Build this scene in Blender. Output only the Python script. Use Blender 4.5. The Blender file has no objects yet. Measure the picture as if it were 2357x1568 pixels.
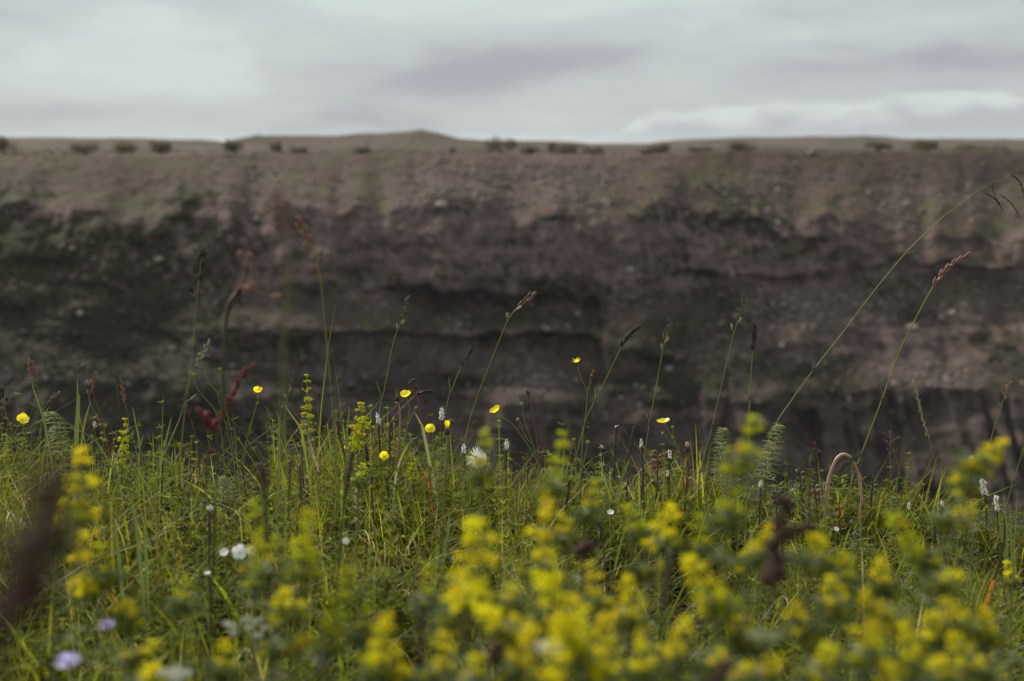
import bpy, math, random
import numpy as np

# ------------------------------------------------------------------ camera, sky, sun, exposure
scene = bpy.context.scene
col = scene.collection
W, H, F = 2357.0, 1568.0, 3273.6          # frame used for reading the photograph, focal length in the same unit
EYE = 0.72                                 # camera height above the meadow
HORIZON = 331.0
PITCH = math.atan((H / 2 - HORIZON) / F)

cam_d = bpy.data.cameras.new('camera')
cam_d.sensor_width = 36.0
cam_d.lens = 50.0
cam_d.clip_start = 0.05
cam_d.clip_end = 20000.0
cam_d.dof.use_dof = True
cam_d.dof.focus_distance = 2.28
cam_d.dof.aperture_fstop = 4.8
cam_d.dof.aperture_blades = 9
cam = bpy.data.objects.new('camera', cam_d)
cam.location = (0, 0, EYE)
cam.rotation_euler = (math.radians(90) - PITCH, 0, 0)
col.objects.link(cam)
scene.camera = cam

SUN_ELEV, SUN_AZ = math.radians(42), math.radians(-48)   # azimuth measured from the view direction, negative to the left
SUN_STRENGTH = 5.0
SKY_STRENGTH = 0.1

world = bpy.data.worlds.new('World')
scene.world = world
world.use_nodes = True


class Nodes:
    def __init__(self, tree):
        self.t = tree
        self.n = tree.nodes
        self.l = tree.links

    def new(self, typ, **kw):
        nd = self.n.new(typ)
        for k, v in kw.items():
            setattr(nd, k, v)
        return nd

    def put(self, sock, v):
        if v is None:
            return
        if hasattr(v, 'links') or isinstance(v, bpy.types.NodeSocket):
            self.l.new(v, sock)
        else:
            if isinstance(v, (tuple, list)) and len(v) == 3 and sock.type == 'RGBA':
                v = (*v, 1.0)
            sock.default_value = v

    def math(self, op, a, b=None, c=None, clamp=False):
        nd = self.new('ShaderNodeMath', operation=op, use_clamp=clamp)
        self.put(nd.inputs[0], a)
        self.put(nd.inputs[1], b)
        self.put(nd.inputs[2], c)
        return nd.outputs[0]

    def mix(self, fac, a, b):
        nd = self.new('ShaderNodeMix', data_type='RGBA')
        self.put(nd.inputs[0], fac)
        self.put(nd.inputs[6], a)
        self.put(nd.inputs[7], b)
        return nd.outputs[2]

    def noise(self, vec, scale, detail=4.0, rough=0.55, dist=0.0):
        nd = self.new('ShaderNodeTexNoise')
        self.put(nd.inputs['Vector'], vec)
        nd.inputs['Scale'].default_value = scale
        nd.inputs['Detail'].default_value = detail
        nd.inputs['Roughness'].default_value = rough
        nd.inputs['Distortion'].default_value = dist
        return nd.outputs['Fac']

    def smooth(self, v, lo, hi, tlo=0.0, thi=1.0):
        nd = self.new('ShaderNodeMapRange', interpolation_type='SMOOTHSTEP')
        self.put(nd.inputs[0], v)
        self.put(nd.inputs[1], lo)
        self.put(nd.inputs[2], hi)
        nd.inputs[3].default_value = tlo
        nd.inputs[4].default_value = thi
        return nd.outputs[0]

    def combine(self, x, y, z):
        nd = self.new('ShaderNodeCombineXYZ')
        for i, v in enumerate((x, y, z)):
            self.put(nd.inputs[i], v)
        return nd.outputs[0]


def build_world():
    t = world.node_tree
    t.nodes.clear()
    N = Nodes(t)
    out = N.new('ShaderNodeOutputWorld')
    bg = N.new('ShaderNodeBackground')
    bg.inputs['Strength'].default_value = SKY_STRENGTH
    sky = N.new('ShaderNodeTexSky', sky_type='NISHITA')
    sky.sun_disc = False
    sky.sun_elevation = SUN_ELEV
    sky.sun_rotation = SUN_AZ
    tc = N.new('ShaderNodeTexCoord')
    sep = N.new('ShaderNodeSeparateXYZ')
    N.l.new(tc.outputs['Generated'], sep.inputs[0])
    X, Y, Z = sep.outputs
    k = F / 1000.0
    az = N.math('MULTIPLY', N.math('ARCTAN2', X, Y), k)
    el = N.math('MULTIPLY', N.math('ARCSINE', Z), k)
    # streaky overcast deck: noise stretched along the horizon
    warp = N.noise(N.combine(az, N.math('MULTIPLY', el, 2.2), 3.1), 1.1, 3.0, 0.5)
    vec = N.combine(N.math('ADD', az, N.math('MULTIPLY', warp, 0.5)),
                    N.math('MULTIPLY', N.math('ADD', el, N.math('MULTIPLY', warp, 0.16)), 3.4), 1.7)
    n1 = N.noise(vec, 1.15, 4.0, 0.52, 0.3)
    n2 = N.noise(vec, 3.6, 4.0, 0.5, 0.2)
    v = N.math('ADD', N.math('MULTIPLY', N.math('SUBTRACT', n1, 0.5), 1.3),
               N.math('MULTIPLY', N.math('SUBTRACT', n2, 0.5), 0.85))

    def blob(u0, v0, su, sv, amp, tilt=0.0):
        # a thicker or thinner patch of cloud, ragged by the same warp
        wu = N.math('SUBTRACT', N.math('ADD', az, N.math('MULTIPLY', N.math('SUBTRACT', warp, 0.5), 1.1)), u0)
        wv = N.math('SUBTRACT', N.math('ADD', N.math('SUBTRACT', el, N.math('MULTIPLY', N.math('SUBTRACT', az, u0), tilt)), N.math('MULTIPLY', N.math('SUBTRACT', n1, 0.5), 0.34)), v0)
        a = N.math('POWER', N.math('DIVIDE', wu, su), 2.0)
        b = N.math('POWER', N.math('DIVIDE', wv, sv), 2.0)
        e = N.math('POWER', 2.718, N.math('MULTIPLY', N.math('ADD', a, b), -1.0))
        return N.math('MULTIPLY', e, amp)

    for args in ((0.08, 0.185, 0.24, 0.060, -0.50, 0.16), (0.95, 0.165, 0.42, 0.045, -0.30), (-1.20, 0.31, 0.28, 0.05, -0.35),
                 (-0.75, 0.20, 0.36, 0.08, 0.36), (0.05, 0.335, 0.7, 0.07, 0.42), (-0.98, 0.075, 0.30, 0.022, -0.22),
                 (-0.30, 0.15, 0.28, 0.05, -0.20)):
        v = N.math('ADD', v, blob(*args))
    c = N.mix(N.smooth(v, -0.55, 0.05), (0.380, 0.400, 0.450), (0.525, 0.570, 0.580))
    c = N.mix(N.smooth(v, 0.0, 0.42), c, (0.61, 0.68, 0.665))
    # low cumulus bank along the horizon, rising and falling with the azimuth
    hb = N.noise(N.combine(az, 0.0, 5.0), 0.55, 1.0, 0.4)
    hs = N.noise(N.combine(az, N.math('MULTIPLY', el, 1.2), 8.3), 3.6, 2.5, 0.5)
    bil = N.math('SUBTRACT', 1.0, N.math('ABSOLUTE', N.math('MULTIPLY', N.math('SUBTRACT', hs, 0.5), 5.0)))
    gate = N.smooth(az, 0.18, 0.36)
    gate2 = N.smooth(N.math('ABSOLUTE', az), 1.5, 2.4)
    g = N.math('MAXIMUM', gate, N.math('MULTIPLY', gate2, hb))
    rise = N.smooth(az, 0.30, 1.05, 0.060, 0.098)
    top = N.math('ADD', N.math('MULTIPLY', g, rise), N.math('ADD', -0.004, N.math('MULTIPLY', bil, 0.026)))
    d = N.math('SUBTRACT', top, el)
    inside = N.smooth(d, -0.007, 0.014)
    puff = N.noise(N.combine(az, N.math('MULTIPLY', el, 2.0), 2.0), 6.5, 3.0, 0.5, 0.3)
    shade = N.math('ADD', N.math('MULTIPLY', d, 17.0), N.math('MULTIPLY', N.math('SUBTRACT', puff, 0.5), 2.4))
    cc = N.mix(N.smooth(shade, 0.0, 1.1), (0.665, 0.735, 0.72), (0.455, 0.490, 0.525))
    c = N.mix(N.math('MULTIPLY', inside, 0.9), c, cc)
    # pale air just over the horizon
    c = N.mix(N.smooth(el, 0.045, 0.0, 0.0, 0.6), c, (0.56, 0.635, 0.64))
    # a closed cloud deck is brighter overhead than at the horizon (standard overcast sky)
    lum = N.math('ADD', 1.0, N.math('MULTIPLY', N.math('MAXIMUM', Z, 0.0), 0.5))
    c = N_scale(N, c, N.math('MULTIPLY', lum, 1.0 / SKY_STRENGTH))
    c = N.mix(0.94, sky.outputs[0], c)
    N.l.new(c, bg.inputs['Color'])
    N.l.new(bg.outputs[0], out.inputs['Surface'])


def N_scale(N, colour, s):
    nd = N.new('ShaderNodeVectorMath', operation='SCALE')
    N.put(nd.inputs[0], colour)
    N.put(nd.inputs['Scale'], s)
    return nd.outputs[0]


build_world()
world.cycles.sampling_method = 'NONE'      # an even overcast sky: found by the surfaces' own rays

sun_d = bpy.data.lights.new('sun', 'SUN')
sun_d.energy = SUN_STRENGTH
sun_d.angle = math.radians(6)
sun_d.color = (1.0, 0.92, 0.80)
sun = bpy.data.objects.new('sun', sun_d)
sun.rotation_euler = (math.radians(90) - SUN_ELEV, 0, math.pi - SUN_AZ)
col.objects.link(sun)

scene.view_settings.view_transform = 'Standard'
scene.view_settings.look = 'None'
scene.view_settings.exposure = 0.0
scene.view_settings.gamma = 1.0
scene.view_settings.use_curve_mapping = False
scene.cycles.use_denoising = True
scene.cycles.max_bounces = 8
scene.cycles.diffuse_bounces = 3
scene.cycles.glossy_bounces = 2
scene.cycles.transmission_bounces = 3
scene.cycles.transparent_max_bounces = 8
scene.cycles.volume_bounces = 1

# ------------------------------------------------------------------ helpers
RNG = np.random.default_rng(7)
random.seed(7)


def slope_of(py):
    return np.tan(np.arctan((H / 2 - py) / F) - PITCH)


def at(px, py, Y):
    """the point of the place that lies Y metres ahead on the sight line through (px, py)"""
    v = (H / 2 - np.asarray(py, float)) / F
    u = (np.asarray(px, float) - W / 2) / F
    d = math.cos(PITCH) + v * math.sin(PITCH)
    return np.stack(np.broadcast_arrays(u / d * Y, np.asarray(Y, float) + 0 * u, EYE + Y * slope_of(np.asarray(py, float))), -1)


def _hash(ix, iy, iz, seed):
    h = (ix.astype(np.int64) * 374761393 + iy.astype(np.int64) * 668265263 + iz.astype(np.int64) * 2147483647 + seed * 974634777) & 0xFFFFFFFF
    h = ((h ^ (h >> 13)) * 1274126177) & 0xFFFFFFFF
    h = ((h ^ (h >> 16)) * 2246822519) & 0xFFFFFFFF
    return ((h ^ (h >> 15)) & 0xFFFFFF) / float(0xFFFFFF)


def vnoise(x, y, z=0.0, seed=0):
    x, y, z = np.broadcast_arrays(np.asarray(x, float), np.asarray(y, float), np.asarray(z, float))
    ix, iy, iz = np.floor(x), np.floor(y), np.floor(z)
    fx, fy, fz = x - ix, y - iy, z - iz
    fx, fy, fz = (f * f * (3 - 2 * f) for f in (fx, fy, fz))
    r = 0
    for a in (0, 1):
        for b in (0, 1):
            for c in (0, 1):
                w = (fx if a else 1 - fx) * (fy if b else 1 - fy) * (fz if c else 1 - fz)
                r = r + w * _hash(ix + a, iy + b, iz + c, seed)
    return r * 2 - 1


def fbm(x, y, z=0.0, oct=4, seed=0, gain=0.5):
    r, a = 0, 1.0
    for i in range(oct):
        r = r + a * vnoise(np.asarray(x) * 2.03 ** i, np.asarray(y) * 2.03 ** i, np.asarray(z) * 2.03 ** i, seed + i * 17)
        a *= gain
    return r


def mesh_obj(name, verts, faces, mat, parent=None, smooth=False, loc=None):
    me = bpy.data.meshes.new(name)
    me.from_pydata([tuple(v) for v in verts] if not isinstance(verts, np.ndarray) else verts.tolist(), [], faces)
    if smooth:
        me.polygons.foreach_set('use_smooth', [True] * len(me.polygons))
    me.update()
    me.materials.append(mat)
    return link(name, me, parent, loc)


def link(name, me, parent=None, loc=None):
    o = bpy.data.objects.new(name, me)
    col.objects.link(o)
    if parent is not None:
        o.parent = parent
    if loc is not None:
        o.location = loc
    return o


def fast_mesh(name, verts, quads, mat, tris=None, colours=None, smooth=False):
    """big meshes from arrays"""
    me = bpy.data.meshes.new(name)
    nq = 0 if quads is None else len(quads)
    nt = 0 if tris is None else len(tris)
    me.vertices.add(len(verts))
    me.vertices.foreach_set('co', np.ascontiguousarray(verts, np.float32).ravel())
    idx = []
    if nq:
        idx.append(np.asarray(quads, np.int32).ravel())
    if nt:
        idx.append(np.asarray(tris, np.int32).ravel())
    idx = np.concatenate(idx)
    me.loops.add(len(idx))
    me.loops.foreach_set('vertex_index', idx)
    me.polygons.add(nq + nt)
    starts = np.concatenate([np.arange(nq) * 4, nq * 4 + np.arange(nt) * 3]).astype(np.int32)
    me.polygons.foreach_set('loop_start', starts)
    me.polygons.foreach_set('use_smooth', np.full(nq + nt, smooth))
    if colours is not None:
        a = me.attributes.new('tint', 'FLOAT_COLOR', 'POINT')
        c = np.ones((len(verts), 4), np.float32)
        c[:, :3] = colours
        a.data.foreach_set('color', c.ravel())
    me.update(calc_edges=True)
    me.materials.append(mat)
    return me


def tag(o, label=None, cat=None, group=None, kind=None):
    if label:
        o['label'] = label
    if cat:
        o['category'] = cat
    if group:
        o['group'] = group
    if kind:
        o['kind'] = kind
    return o


def thing(name, label, cat, loc, group=None):
    o = bpy.data.objects.new(name, None)
    o.empty_display_size = 0.02
    o.location = tuple(float(c) for c in loc)
    col.objects.link(o)
    return tag(o, label, cat, group)


# ------------------------------------------------------------------ materials
def leaf_mat(name, colour, trans=0.35, rough=0.5, spec=0.35, vary=0.25, tint=False, scale=60.0, trans_col=None):
    m = bpy.data.materials.new(name)
    m.use_nodes = True
    t = m.node_tree
    t.nodes.clear()
    N = Nodes(t)
    out = N.new('ShaderNodeOutputMaterial')
    pb = N.new('ShaderNodeBsdfPrincipled')
    pb.inputs['Roughness'].default_value = rough
    pb.inputs['Specular IOR Level'].default_value = spec
    tc = N.new('ShaderNodeTexCoord')
    n = N.noise(tc.outputs['Object'], scale, 3.0)
    if tint:
        at_ = N.new('ShaderNodeAttribute', attribute_name='tint')
        base = at_.outputs['Color']
    else:
        rgb = N.new('ShaderNodeRGB')
        rgb.outputs[0].default_value = (*colour, 1)
        base = rgb.outputs[0]
    hs = N.new('ShaderNodeHueSaturation')
    N.put(hs.inputs['Color'], base)
    N.put(hs.inputs['Value'], N.math('ADD', 1.0 - vary / 2, N.math('MULTIPLY', n, vary)))
    info = N.new('ShaderNodeObjectInfo')
    N.put(hs.inputs['Hue'], N.math('ADD', 0.49, N.math('MULTIPLY', info.outputs['Random'], 0.02)))
    N.l.new(hs.outputs[0], pb.inputs['Base Color'])
    if trans > 0:
        tr = N.new('ShaderNodeBsdfTranslucent')
        if trans_col is not None:
            tr.inputs['Color'].default_value = (*trans_col, 1)
        else:
            N.l.new(N_scale(N, hs.outputs[0], 2.0), tr.inputs['Color'])
        mx = N.new('ShaderNodeMixShader')
        mx.inputs[0].default_value = trans
        N.l.new(pb.outputs[0], mx.inputs[1])
        N.l.new(tr.outputs[0], mx.inputs[2])
        N.l.new(mx.outputs[0], out.inputs['Surface'])
    else:
        N.l.new(pb.outputs[0], out.inputs['Surface'])
    return m


def wall_mat():
    m = bpy.data.materials.new('gorge_rock_and_heath')
    m.use_nodes = True
    t = m.node_tree
    t.nodes.clear()
    N = Nodes(t)
    out = N.new('ShaderNodeOutputMaterial')
    pb = N.new('ShaderNodeBsdfPrincipled')
    pb.inputs['Roughness'].default_value = 0.9
    pb.inputs['Specular IOR Level'].default_value = 0.15
    tc = N.new('ShaderNodeTexCoord')
    P = tc.outputs['Object']
    at_ = N.new('ShaderNodeAttribute', attribute_name='tint')     # r: bare cliff, g: plant cover, b: loose scree
    sp = N.new('ShaderNodeSeparateColor')
    N.l.new(at_.outputs['Color'], sp.inputs[0])
    cliff, veg, scree = sp.outputs[0], sp.outputs[1], sp.outputs[2]
    big = N.noise(P, 0.20, 4.0, 0.55)
    mid = N.noise(P, 1.0, 4.0, 0.6)
    fine = N.noise(P, 3.4, 3.0, 0.6)
    stretch = N.new('ShaderNodeMapping')
    stretch.inputs['Scale'].default_value = (1.0, 1.0, 0.42)
    N.l.new(P, stretch.inputs['Vector'])
    streak = N.noise(stretch.outputs[0], 1.1, 4.0, 0.6)
    # heath soil and gravel
    heath = N.mix(N.smooth(mid, 0.35, 0.68), (0.047, 0.032, 0.022), (0.091, 0.062, 0.047))
    heath = N.mix(N.smooth(big, 0.46, 0.66), heath, (0.066, 0.060, 0.028))
    gravel = N.mix(N.smooth(fine, 0.35, 0.7), (0.078, 0.054, 0.049), (0.138, 0.098, 0.090))
    base = N.mix(N.math('MULTIPLY', scree, N.smooth(mid, 0.25, 0.6)), heath, gravel)
    rock = N.mix(N.smooth(streak, 0.36, 0.66), (0.087, 0.059, 0.052), (0.173, 0.118, 0.105))
    rock = N.mix(N.smooth(fine, 0.58, 0.75), rock, (0.189, 0.130, 0.118))
    base = N.mix(cliff, base, rock)
    green = N.mix(N.smooth(fine, 0.4, 0.65), (0.014, 0.014, 0.007), (0.046, 0.043, 0.017))
    vg = N.smooth(N.math('ADD', veg, N.math('MULTIPLY', N.math('SUBTRACT', mid, 0.5), 1.5)), 0.42, 0.62)
    base = N.mix(vg, base, green)
    # wall colour darkened with depth, painting in the weaker light low in the gorge
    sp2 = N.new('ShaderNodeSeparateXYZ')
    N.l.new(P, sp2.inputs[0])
    depth_shade = N.math('ADD', sp2.outputs[2], N.math('MULTIPLY', N.math('SUBTRACT', big, 0.5), 14.0))
    base = N.mix(N.smooth(depth_shade, -8.0, -24.0, 0.0, 0.55), base, (0.026, 0.021, 0.018))
    N.l.new(base, pb.inputs['Base Color'])
    bp = N.new('ShaderNodeBump')
    bp.inputs['Strength'].default_value = 0.4
    bp.inputs['Distance'].default_value = 0.5
    N.l.new(N.math('ADD', N.math('MULTIPLY', mid, 0.8), N.math('MULTIPLY', fine, 0.5)), bp.inputs['Height'])
    N.l.new(bp.outputs[0], pb.inputs['Normal'])
    N.l.new(pb.outputs[0], out.inputs['Surface'])
    return m


def simple_mat(name, colour, rough=0.8, spec=0.3, vary=0.3, scale=20.0):
    return leaf_mat(name, colour, 0.0, rough, spec, vary, False, scale)


M = {}
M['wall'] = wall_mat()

# ------------------------------------------------------------------ far side of the gorge
# a profile for each of several columns: (py, Y, kind) from the rim down; kind of the stretch above it: 0 slope, 1 cliff, 2 undercut
COLS = [-2400, -300, 60, 420, 700, 1000, 1372, 1400, 1500, 1620, 1880, 2060, 2357, 4700]
KIND = [0, 1, 2, 2, 0, 2, 1, 0, 1, 0]
PROF = {
    0:  [(357, 152), (470, 141), (560, 137), (585, 136.2), (615, 135.0), (660, 131), (700, 130.5), (770, 128), (880, 120), (1190, 116), (1560, 92)],
    1:  [(357, 152), (470, 141), (560, 137), (585, 136.2), (615, 135.0), (660, 131), (700, 130.5), (770, 128), (880, 120), (1190, 116), (1560, 92)],
    2:  [(359, 152), (480, 140), (570, 136), (600, 135.6), (640, 134.6), (690, 130), (735, 130.5), (800, 127.5), (890, 120), (1190, 116), (1560, 92)],
    3:  [(358, 151), (470, 139), (640, 135), (660, 135.6), (690, 135.2), (745, 129), (772, 131), (800, 129.5), (880, 121), (1190, 117), (1560, 92)],
    4:  [(357, 150), (480, 137.5), (650, 134), (668, 135.8), (702, 135.8), (775, 128), (800, 130.5), (880, 129), (915, 124), (1190, 119), (1560, 92)],
    5:  [(357, 150), (480, 137.5), (668, 134), (685, 137), (712, 137.0), (770, 128), (792, 131.0), (880, 129), (915, 124), (1190, 119), (1560, 92)],
    6:  [(360, 150), (478, 138), (675, 134), (690, 137.2), (728, 137.4), (780, 128.5), (800, 131.5), (872, 129.5), (905, 124), (1190, 119), (1560, 92)],
    7:  [(360, 150), (478, 138), (660, 134), (690, 131.5), (722, 130), (790, 127.0), (815, 126.8), (880, 125), (915, 122), (1190, 118), (1560, 92)],
    8:  [(357, 150), (470, 138.5), (625, 136), (640, 135), (665, 133.2), (800, 126.5), (830, 126), (880, 124), (915, 121.5), (1190, 117), (1560, 92)],
    9:  [(352, 151), (470, 140), (630, 137), (642, 139.5), (672, 139.6), (780, 129), (800, 128), (850, 125.5), (905, 121), (1190, 116), (1560, 92)],
    10: [(350, 153), (500, 141), (632, 138.5), (642, 141), (668, 141.2), (760, 132), (780, 131), (850, 127), (900, 122), (1190, 116), (1560, 92)],
    11: [(350, 154), (540, 141), (610, 139), (620, 140), (640, 139.5), (740, 132), (770, 130.5), (850, 126.5), (900, 122), (1190, 116), (1560, 92)],
    12: [(347, 156), (540, 142), (598, 140), (610, 143), (655, 143.2), (740, 133), (770, 131), (850, 127), (900, 121), (1190, 114), (1560, 90)],
    13: [(347, 156), (540, 142), (598, 140), (610, 143), (655, 143.2), (740, 133), (770, 131), (850, 127), (900, 121), (1190, 114), (1560, 90)],
}


def build_far_wall():
    xs = np.concatenate([np.arange(-2400, -420, 26), np.arange(-420, 2800, 4.0), np.arange(2800, 4701, 26)])
    nb = 11
    tabpy = np.array([[p[0] for p in PROF[i]] for i in range(len(COLS))], float)
    tabY = np.array([[p[1] for p in PROF[i]] for i in range(len(COLS))], float)
    bp = np.stack([np.interp(xs, COLS, tabpy[:, b]) for b in range(nb)], 1)
    bY = np.stack([np.interp(xs, COLS, tabY[:, b]) for b in range(nb)], 1)
    # erosion has laid most of the cliffs back: half way between the benches and one even slope
    trend = bY[:, 1:2] - (bp - bp[:, 1:2]) * (bY[:, 1:2] - bY[:, 9:10]) / (bp[:, 9:10] - bp[:, 1:2])
    keep = np.array([1.0, 1.0, 0.30, 0.36, 0.38, 0.40, 0.38, 0.38, 0.55, 1.0, 1.0])
    bY = keep * bY + (1 - keep) * trend
    for b in range(nb):                                # nothing in a gorge runs along a ruler
        amp = 2.5 if b == 0 else (34 if b == 1 else 20)
        bp[:, b] += amp * fbm(xs / 120.0, b * 0.6, 0, 3, 11, 0.5)
        bY[:, b] += (0.4 if b == 0 else 1.3) * fbm(xs / 200.0, b * 0.22, 0, 2, 23)
    rows_py, rows_Y, rk = [], [], []
    for b in range(nb - 1):
        n = max(3, int((tabpy[:, b + 1] - tabpy[:, b]).mean() / (3.6 if b < 9 else 14)))
        for i in range(n):
            f = i / n
            fy = f
            rows_py.append(bp[:, b] * (1 - f) + bp[:, b + 1] * f)
            rows_Y.append(bY[:, b] * (1 - fy) + bY[:, b + 1] * fy)
            rk.append(KIND[b])
    rows_py.append(bp[:, -1]); rows_Y.append(bY[:, -1]); rk.append(0)
    py = np.array(rows_py); Yv = np.array(rows_Y); rk = np.array(rk)
    px = np.broadcast_to(xs, py.shape)
    P = at(px, py, Yv)
    X, Y, Z = P[..., 0], P[..., 1].copy(), P[..., 2].copy()
    kc = (rk >= 1).astype(float)
    for _ in range(8):
        kc = np.convolve(np.pad(kc, 1, 'edge'), [.25, .5, .25], 'valid')
    kc = kc[:, None]
    fade = np.clip(np.arange(len(rk))[:, None] / 10.0, 0, 1)
    crag = fbm(X / 5.5, Z / 4.0, Y / 5.0, 5, 31)
    colm = fbm(X / 1.3, Z / 9.0, 0.0, 3, 41)
    ridge = 1 - np.abs(fbm(X / 2.6, Z / 8.0, 0.3, 3, 47))
    strata = fbm(X / 22.0, Z / 0.9, 0.0, 3, 53)
    Y += fade * (kc * (1.3 * crag + 0.30 * colm - 0.6 * (ridge - 0.6) + 0.15 * strata) + (1 - kc) * 0.5 * crag)
    pillar = np.clip((py - 880 + 45 * fbm(px / 30.0, 0, 0, 3, 56)) / 60.0, 0, 1) * np.clip((1230 - py) / 60.0, 0, 1)
    crack = 1 - np.abs(fbm(X / 3.0, Z / 26.0, 0.7, 3, 57))
    crack = np.clip((crack - 0.72) / 0.28, 0, 1)
    Y += pillar * (0.8 + 1.3 * np.clip((px - 1450) / 400.0, 0, 1)) * crack * np.clip(0.6 + 0.9 * fbm(X / 6.0, Z / 5.0, 0, 3, 59), 0.1, 1.4)
    lump = fbm(X / 1.6, Y / 1.6, Z / 1.6, 4, 61)
    Z += fade * (1 - kc) * 0.13 * lump + kc * 0.14 * lump
    wallP = np.stack([X, Y, Z], -1)
    # what grows or lies where: plants on the damp side and on ledges, loose scree in fans
    low = np.clip((py - 480) / 420.0, 0, 1)
    veg = 0.30 + 0.22 * fbm(px / 210.0, py / 90.0, 0, 4, 71)
    veg += 0.58 * np.exp(-(np.clip(px, 0, None) / 420.0) ** 2) * np.clip((py - 400) / 200.0, 0, 1)
    veg += 0.20 * low * (1 - 0.5 * kc)
    veg += 0.13 * fbm(px / 60.0, py / 36.0, 0, 4, 73)
    veg += 0.22 * np.exp(-((px - 1760) / 260.0) ** 2 - ((py - 860) / 60.0) ** 2)
    veg += 0.10 * np.exp(-((px - 1600) / 200.0) ** 2 - ((py - 520) / 70.0) ** 2)
    veg -= 0.28 * np.exp(-((px - 1150) / 380.0) ** 2) * (py < 470)
    fan = 0.55 + 0.55 * fbm(px / 150.0, py / 150.0, 0, 4, 81)
    diag = (py - 560) - 0.62 * (px - 1650)              # the long scree fan under the broken cliff
    fan += 0.9 * np.exp(-(diag / 75.0) ** 2) * (px > 1480) * (py > 480) * (py < 900)
    fan += 0.5 * np.exp(-((px - 1130) / 260.0) ** 2 - ((py - 420) / 45.0) ** 2)
    fan -= 0.5 * np.exp(-((px - 100) / 380.0) ** 2) + 0.35 * low
    fan += 0.35 * fbm((px - py * 0.9) / 80.0, (py + px * 0.35) / 26.0, 0, 3, 83)
    veg -= 0.35 * np.exp(-(diag / 60.0) ** 2) * (px > 1480) * (py > 600) * (py < 900)
    tint = np.stack([np.clip(np.broadcast_to(kc, py.shape) * (0.75 + 0.5 * fbm(px / 40.0, py / 40.0, 0, 3, 85)), 0, 1), np.clip(veg, 0, 1), np.clip(fan, 0, 1)], -1)
    # plateau behind the rim, with its low hills, out to the skyline
    Ys = np.concatenate([np.linspace(157, 200, 34), np.linspace(204, 480, 70), np.geomspace(500, 6000, 46)])
    sky_px = np.array([-2400, -900, 0, 300, 480, 523, 545, 590, 760, 900, 940, 966, 1000, 1050, 1130, 1345, 1352, 1440, 1560, 1700, 2000, 2085, 2200, 2357, 3000, 4700])
    knoll = np.interp(xs, [520, 545, 592, 760, 890, 935, 966, 1002, 1055, 1110, 1345, 1356, 1500], [0, 10, 18, 18, 23, 28, 33, 27, 12, 8, 4, 0, 0])
    right = np.interp(xs, [1380, 1480, 1560, 1700, 1990, 2090, 2180, 2400, 4700], [0, 2, 9, 14, 18, 10, 11, 11, 13])
    left = np.interp(xs, [-2400, -300, 0, 300, 470, 525, 560], [12, 16, 15, 13, 9, 4, 0])
    plat = []
    for Yd in Ys:
        Xd = (xs - W / 2) / F * Yd
        z0 = -0.45 + (Yd - 150) * 0.0006
        z = z0 + 0.22 * fbm(Xd / 14.0, Yd / 14.0, 0, 3, 91) * min(1.0, (Yd - 150) / 25)
        w_ = min(1.0, max(0.0, (Yd - 153) / 34.0)); w_ = w_ * w_ * (3 - 2 * w_)
        z = wallP[0][:, 2] * (1 - w_) + z * w_ + 0.05 * fbm(Xd / 2.0, Yd / 2.0, 0, 3, 92)
        near = 1 / (1 + math.exp(-(Yd - 262) / 9.0)) * (1.0 if Yd < 300 else math.exp(-((Yd - 300) / 60.0) ** 2))
        farr = 1 / (1 + math.exp(-(Yd - 700) / 45.0)) * (1.0 if Yd < 900 else math.exp(-((Yd - 900) / 700.0) ** 2))
        farl = 1 / (1 + math.exp(-(Yd - 480) / 35.0)) * (1.0 if Yd < 600 else math.exp(-((Yd - 600) / 500.0) ** 2))
        wob = 1 + 0.05 * fbm(xs / 60.0, Yd / 50.0, 0, 3, 97)
        z = z + near * np.minimum(1, knoll / 5.0) * (knoll / F * 300 * wob + EYE - z0) + farr * np.minimum(1, right / 5.0) * (right / F * 900 * wob + EYE - z0) + farl * np.minimum(1, left / 5.0) * (left / F * 600 * wob + EYE - z0)
        plat.append(np.stack([Xd, np.full_like(Xd, Yd), z], -1))
    plat = np.array(plat)
    ptint = np.zeros_like(plat)
    pn = fbm(plat[..., 0] / 18.0, plat[..., 1] / 30.0, 0, 4, 101)
    ptint[..., 1] = np.clip(0.34 + 0.34 * pn, 0, 1)
    ptint[..., 2] = np.clip(0.10 + 0.4 * fbm(plat[..., 0] / 30.0, plat[..., 1] / 40.0, 0, 3, 103), 0, 1)
    V = np.concatenate([plat[::-1], wallP], 0)
    T = np.concatenate([ptint[::-1], tint], 0)
    nr, nc = V.shape[:2]
    i = np.arange(nr - 1)[:, None] * nc + np.arange(nc - 1)[None]
    q = np.stack([i, i + nc, i + nc + 1, i + 1], -1).reshape(-1, 4)
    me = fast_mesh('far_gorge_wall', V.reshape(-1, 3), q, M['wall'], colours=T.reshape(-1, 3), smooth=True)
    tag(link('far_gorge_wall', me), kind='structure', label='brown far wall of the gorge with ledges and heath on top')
    return wallP, px, py, rk, tint, plat, Ys, xs


wallP, wall_px, wall_py, wall_kind, wall_tint, platP, plat_Y, plat_xs = build_far_wall()


def plateau_z(x, Yd):
    r = np.interp(Yd, plat_Y, np.arange(len(plat_Y)))
    r = int(round(float(r)))
    return float(np.interp(x, platP[r, :, 0], platP[r, :, 2]))


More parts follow.
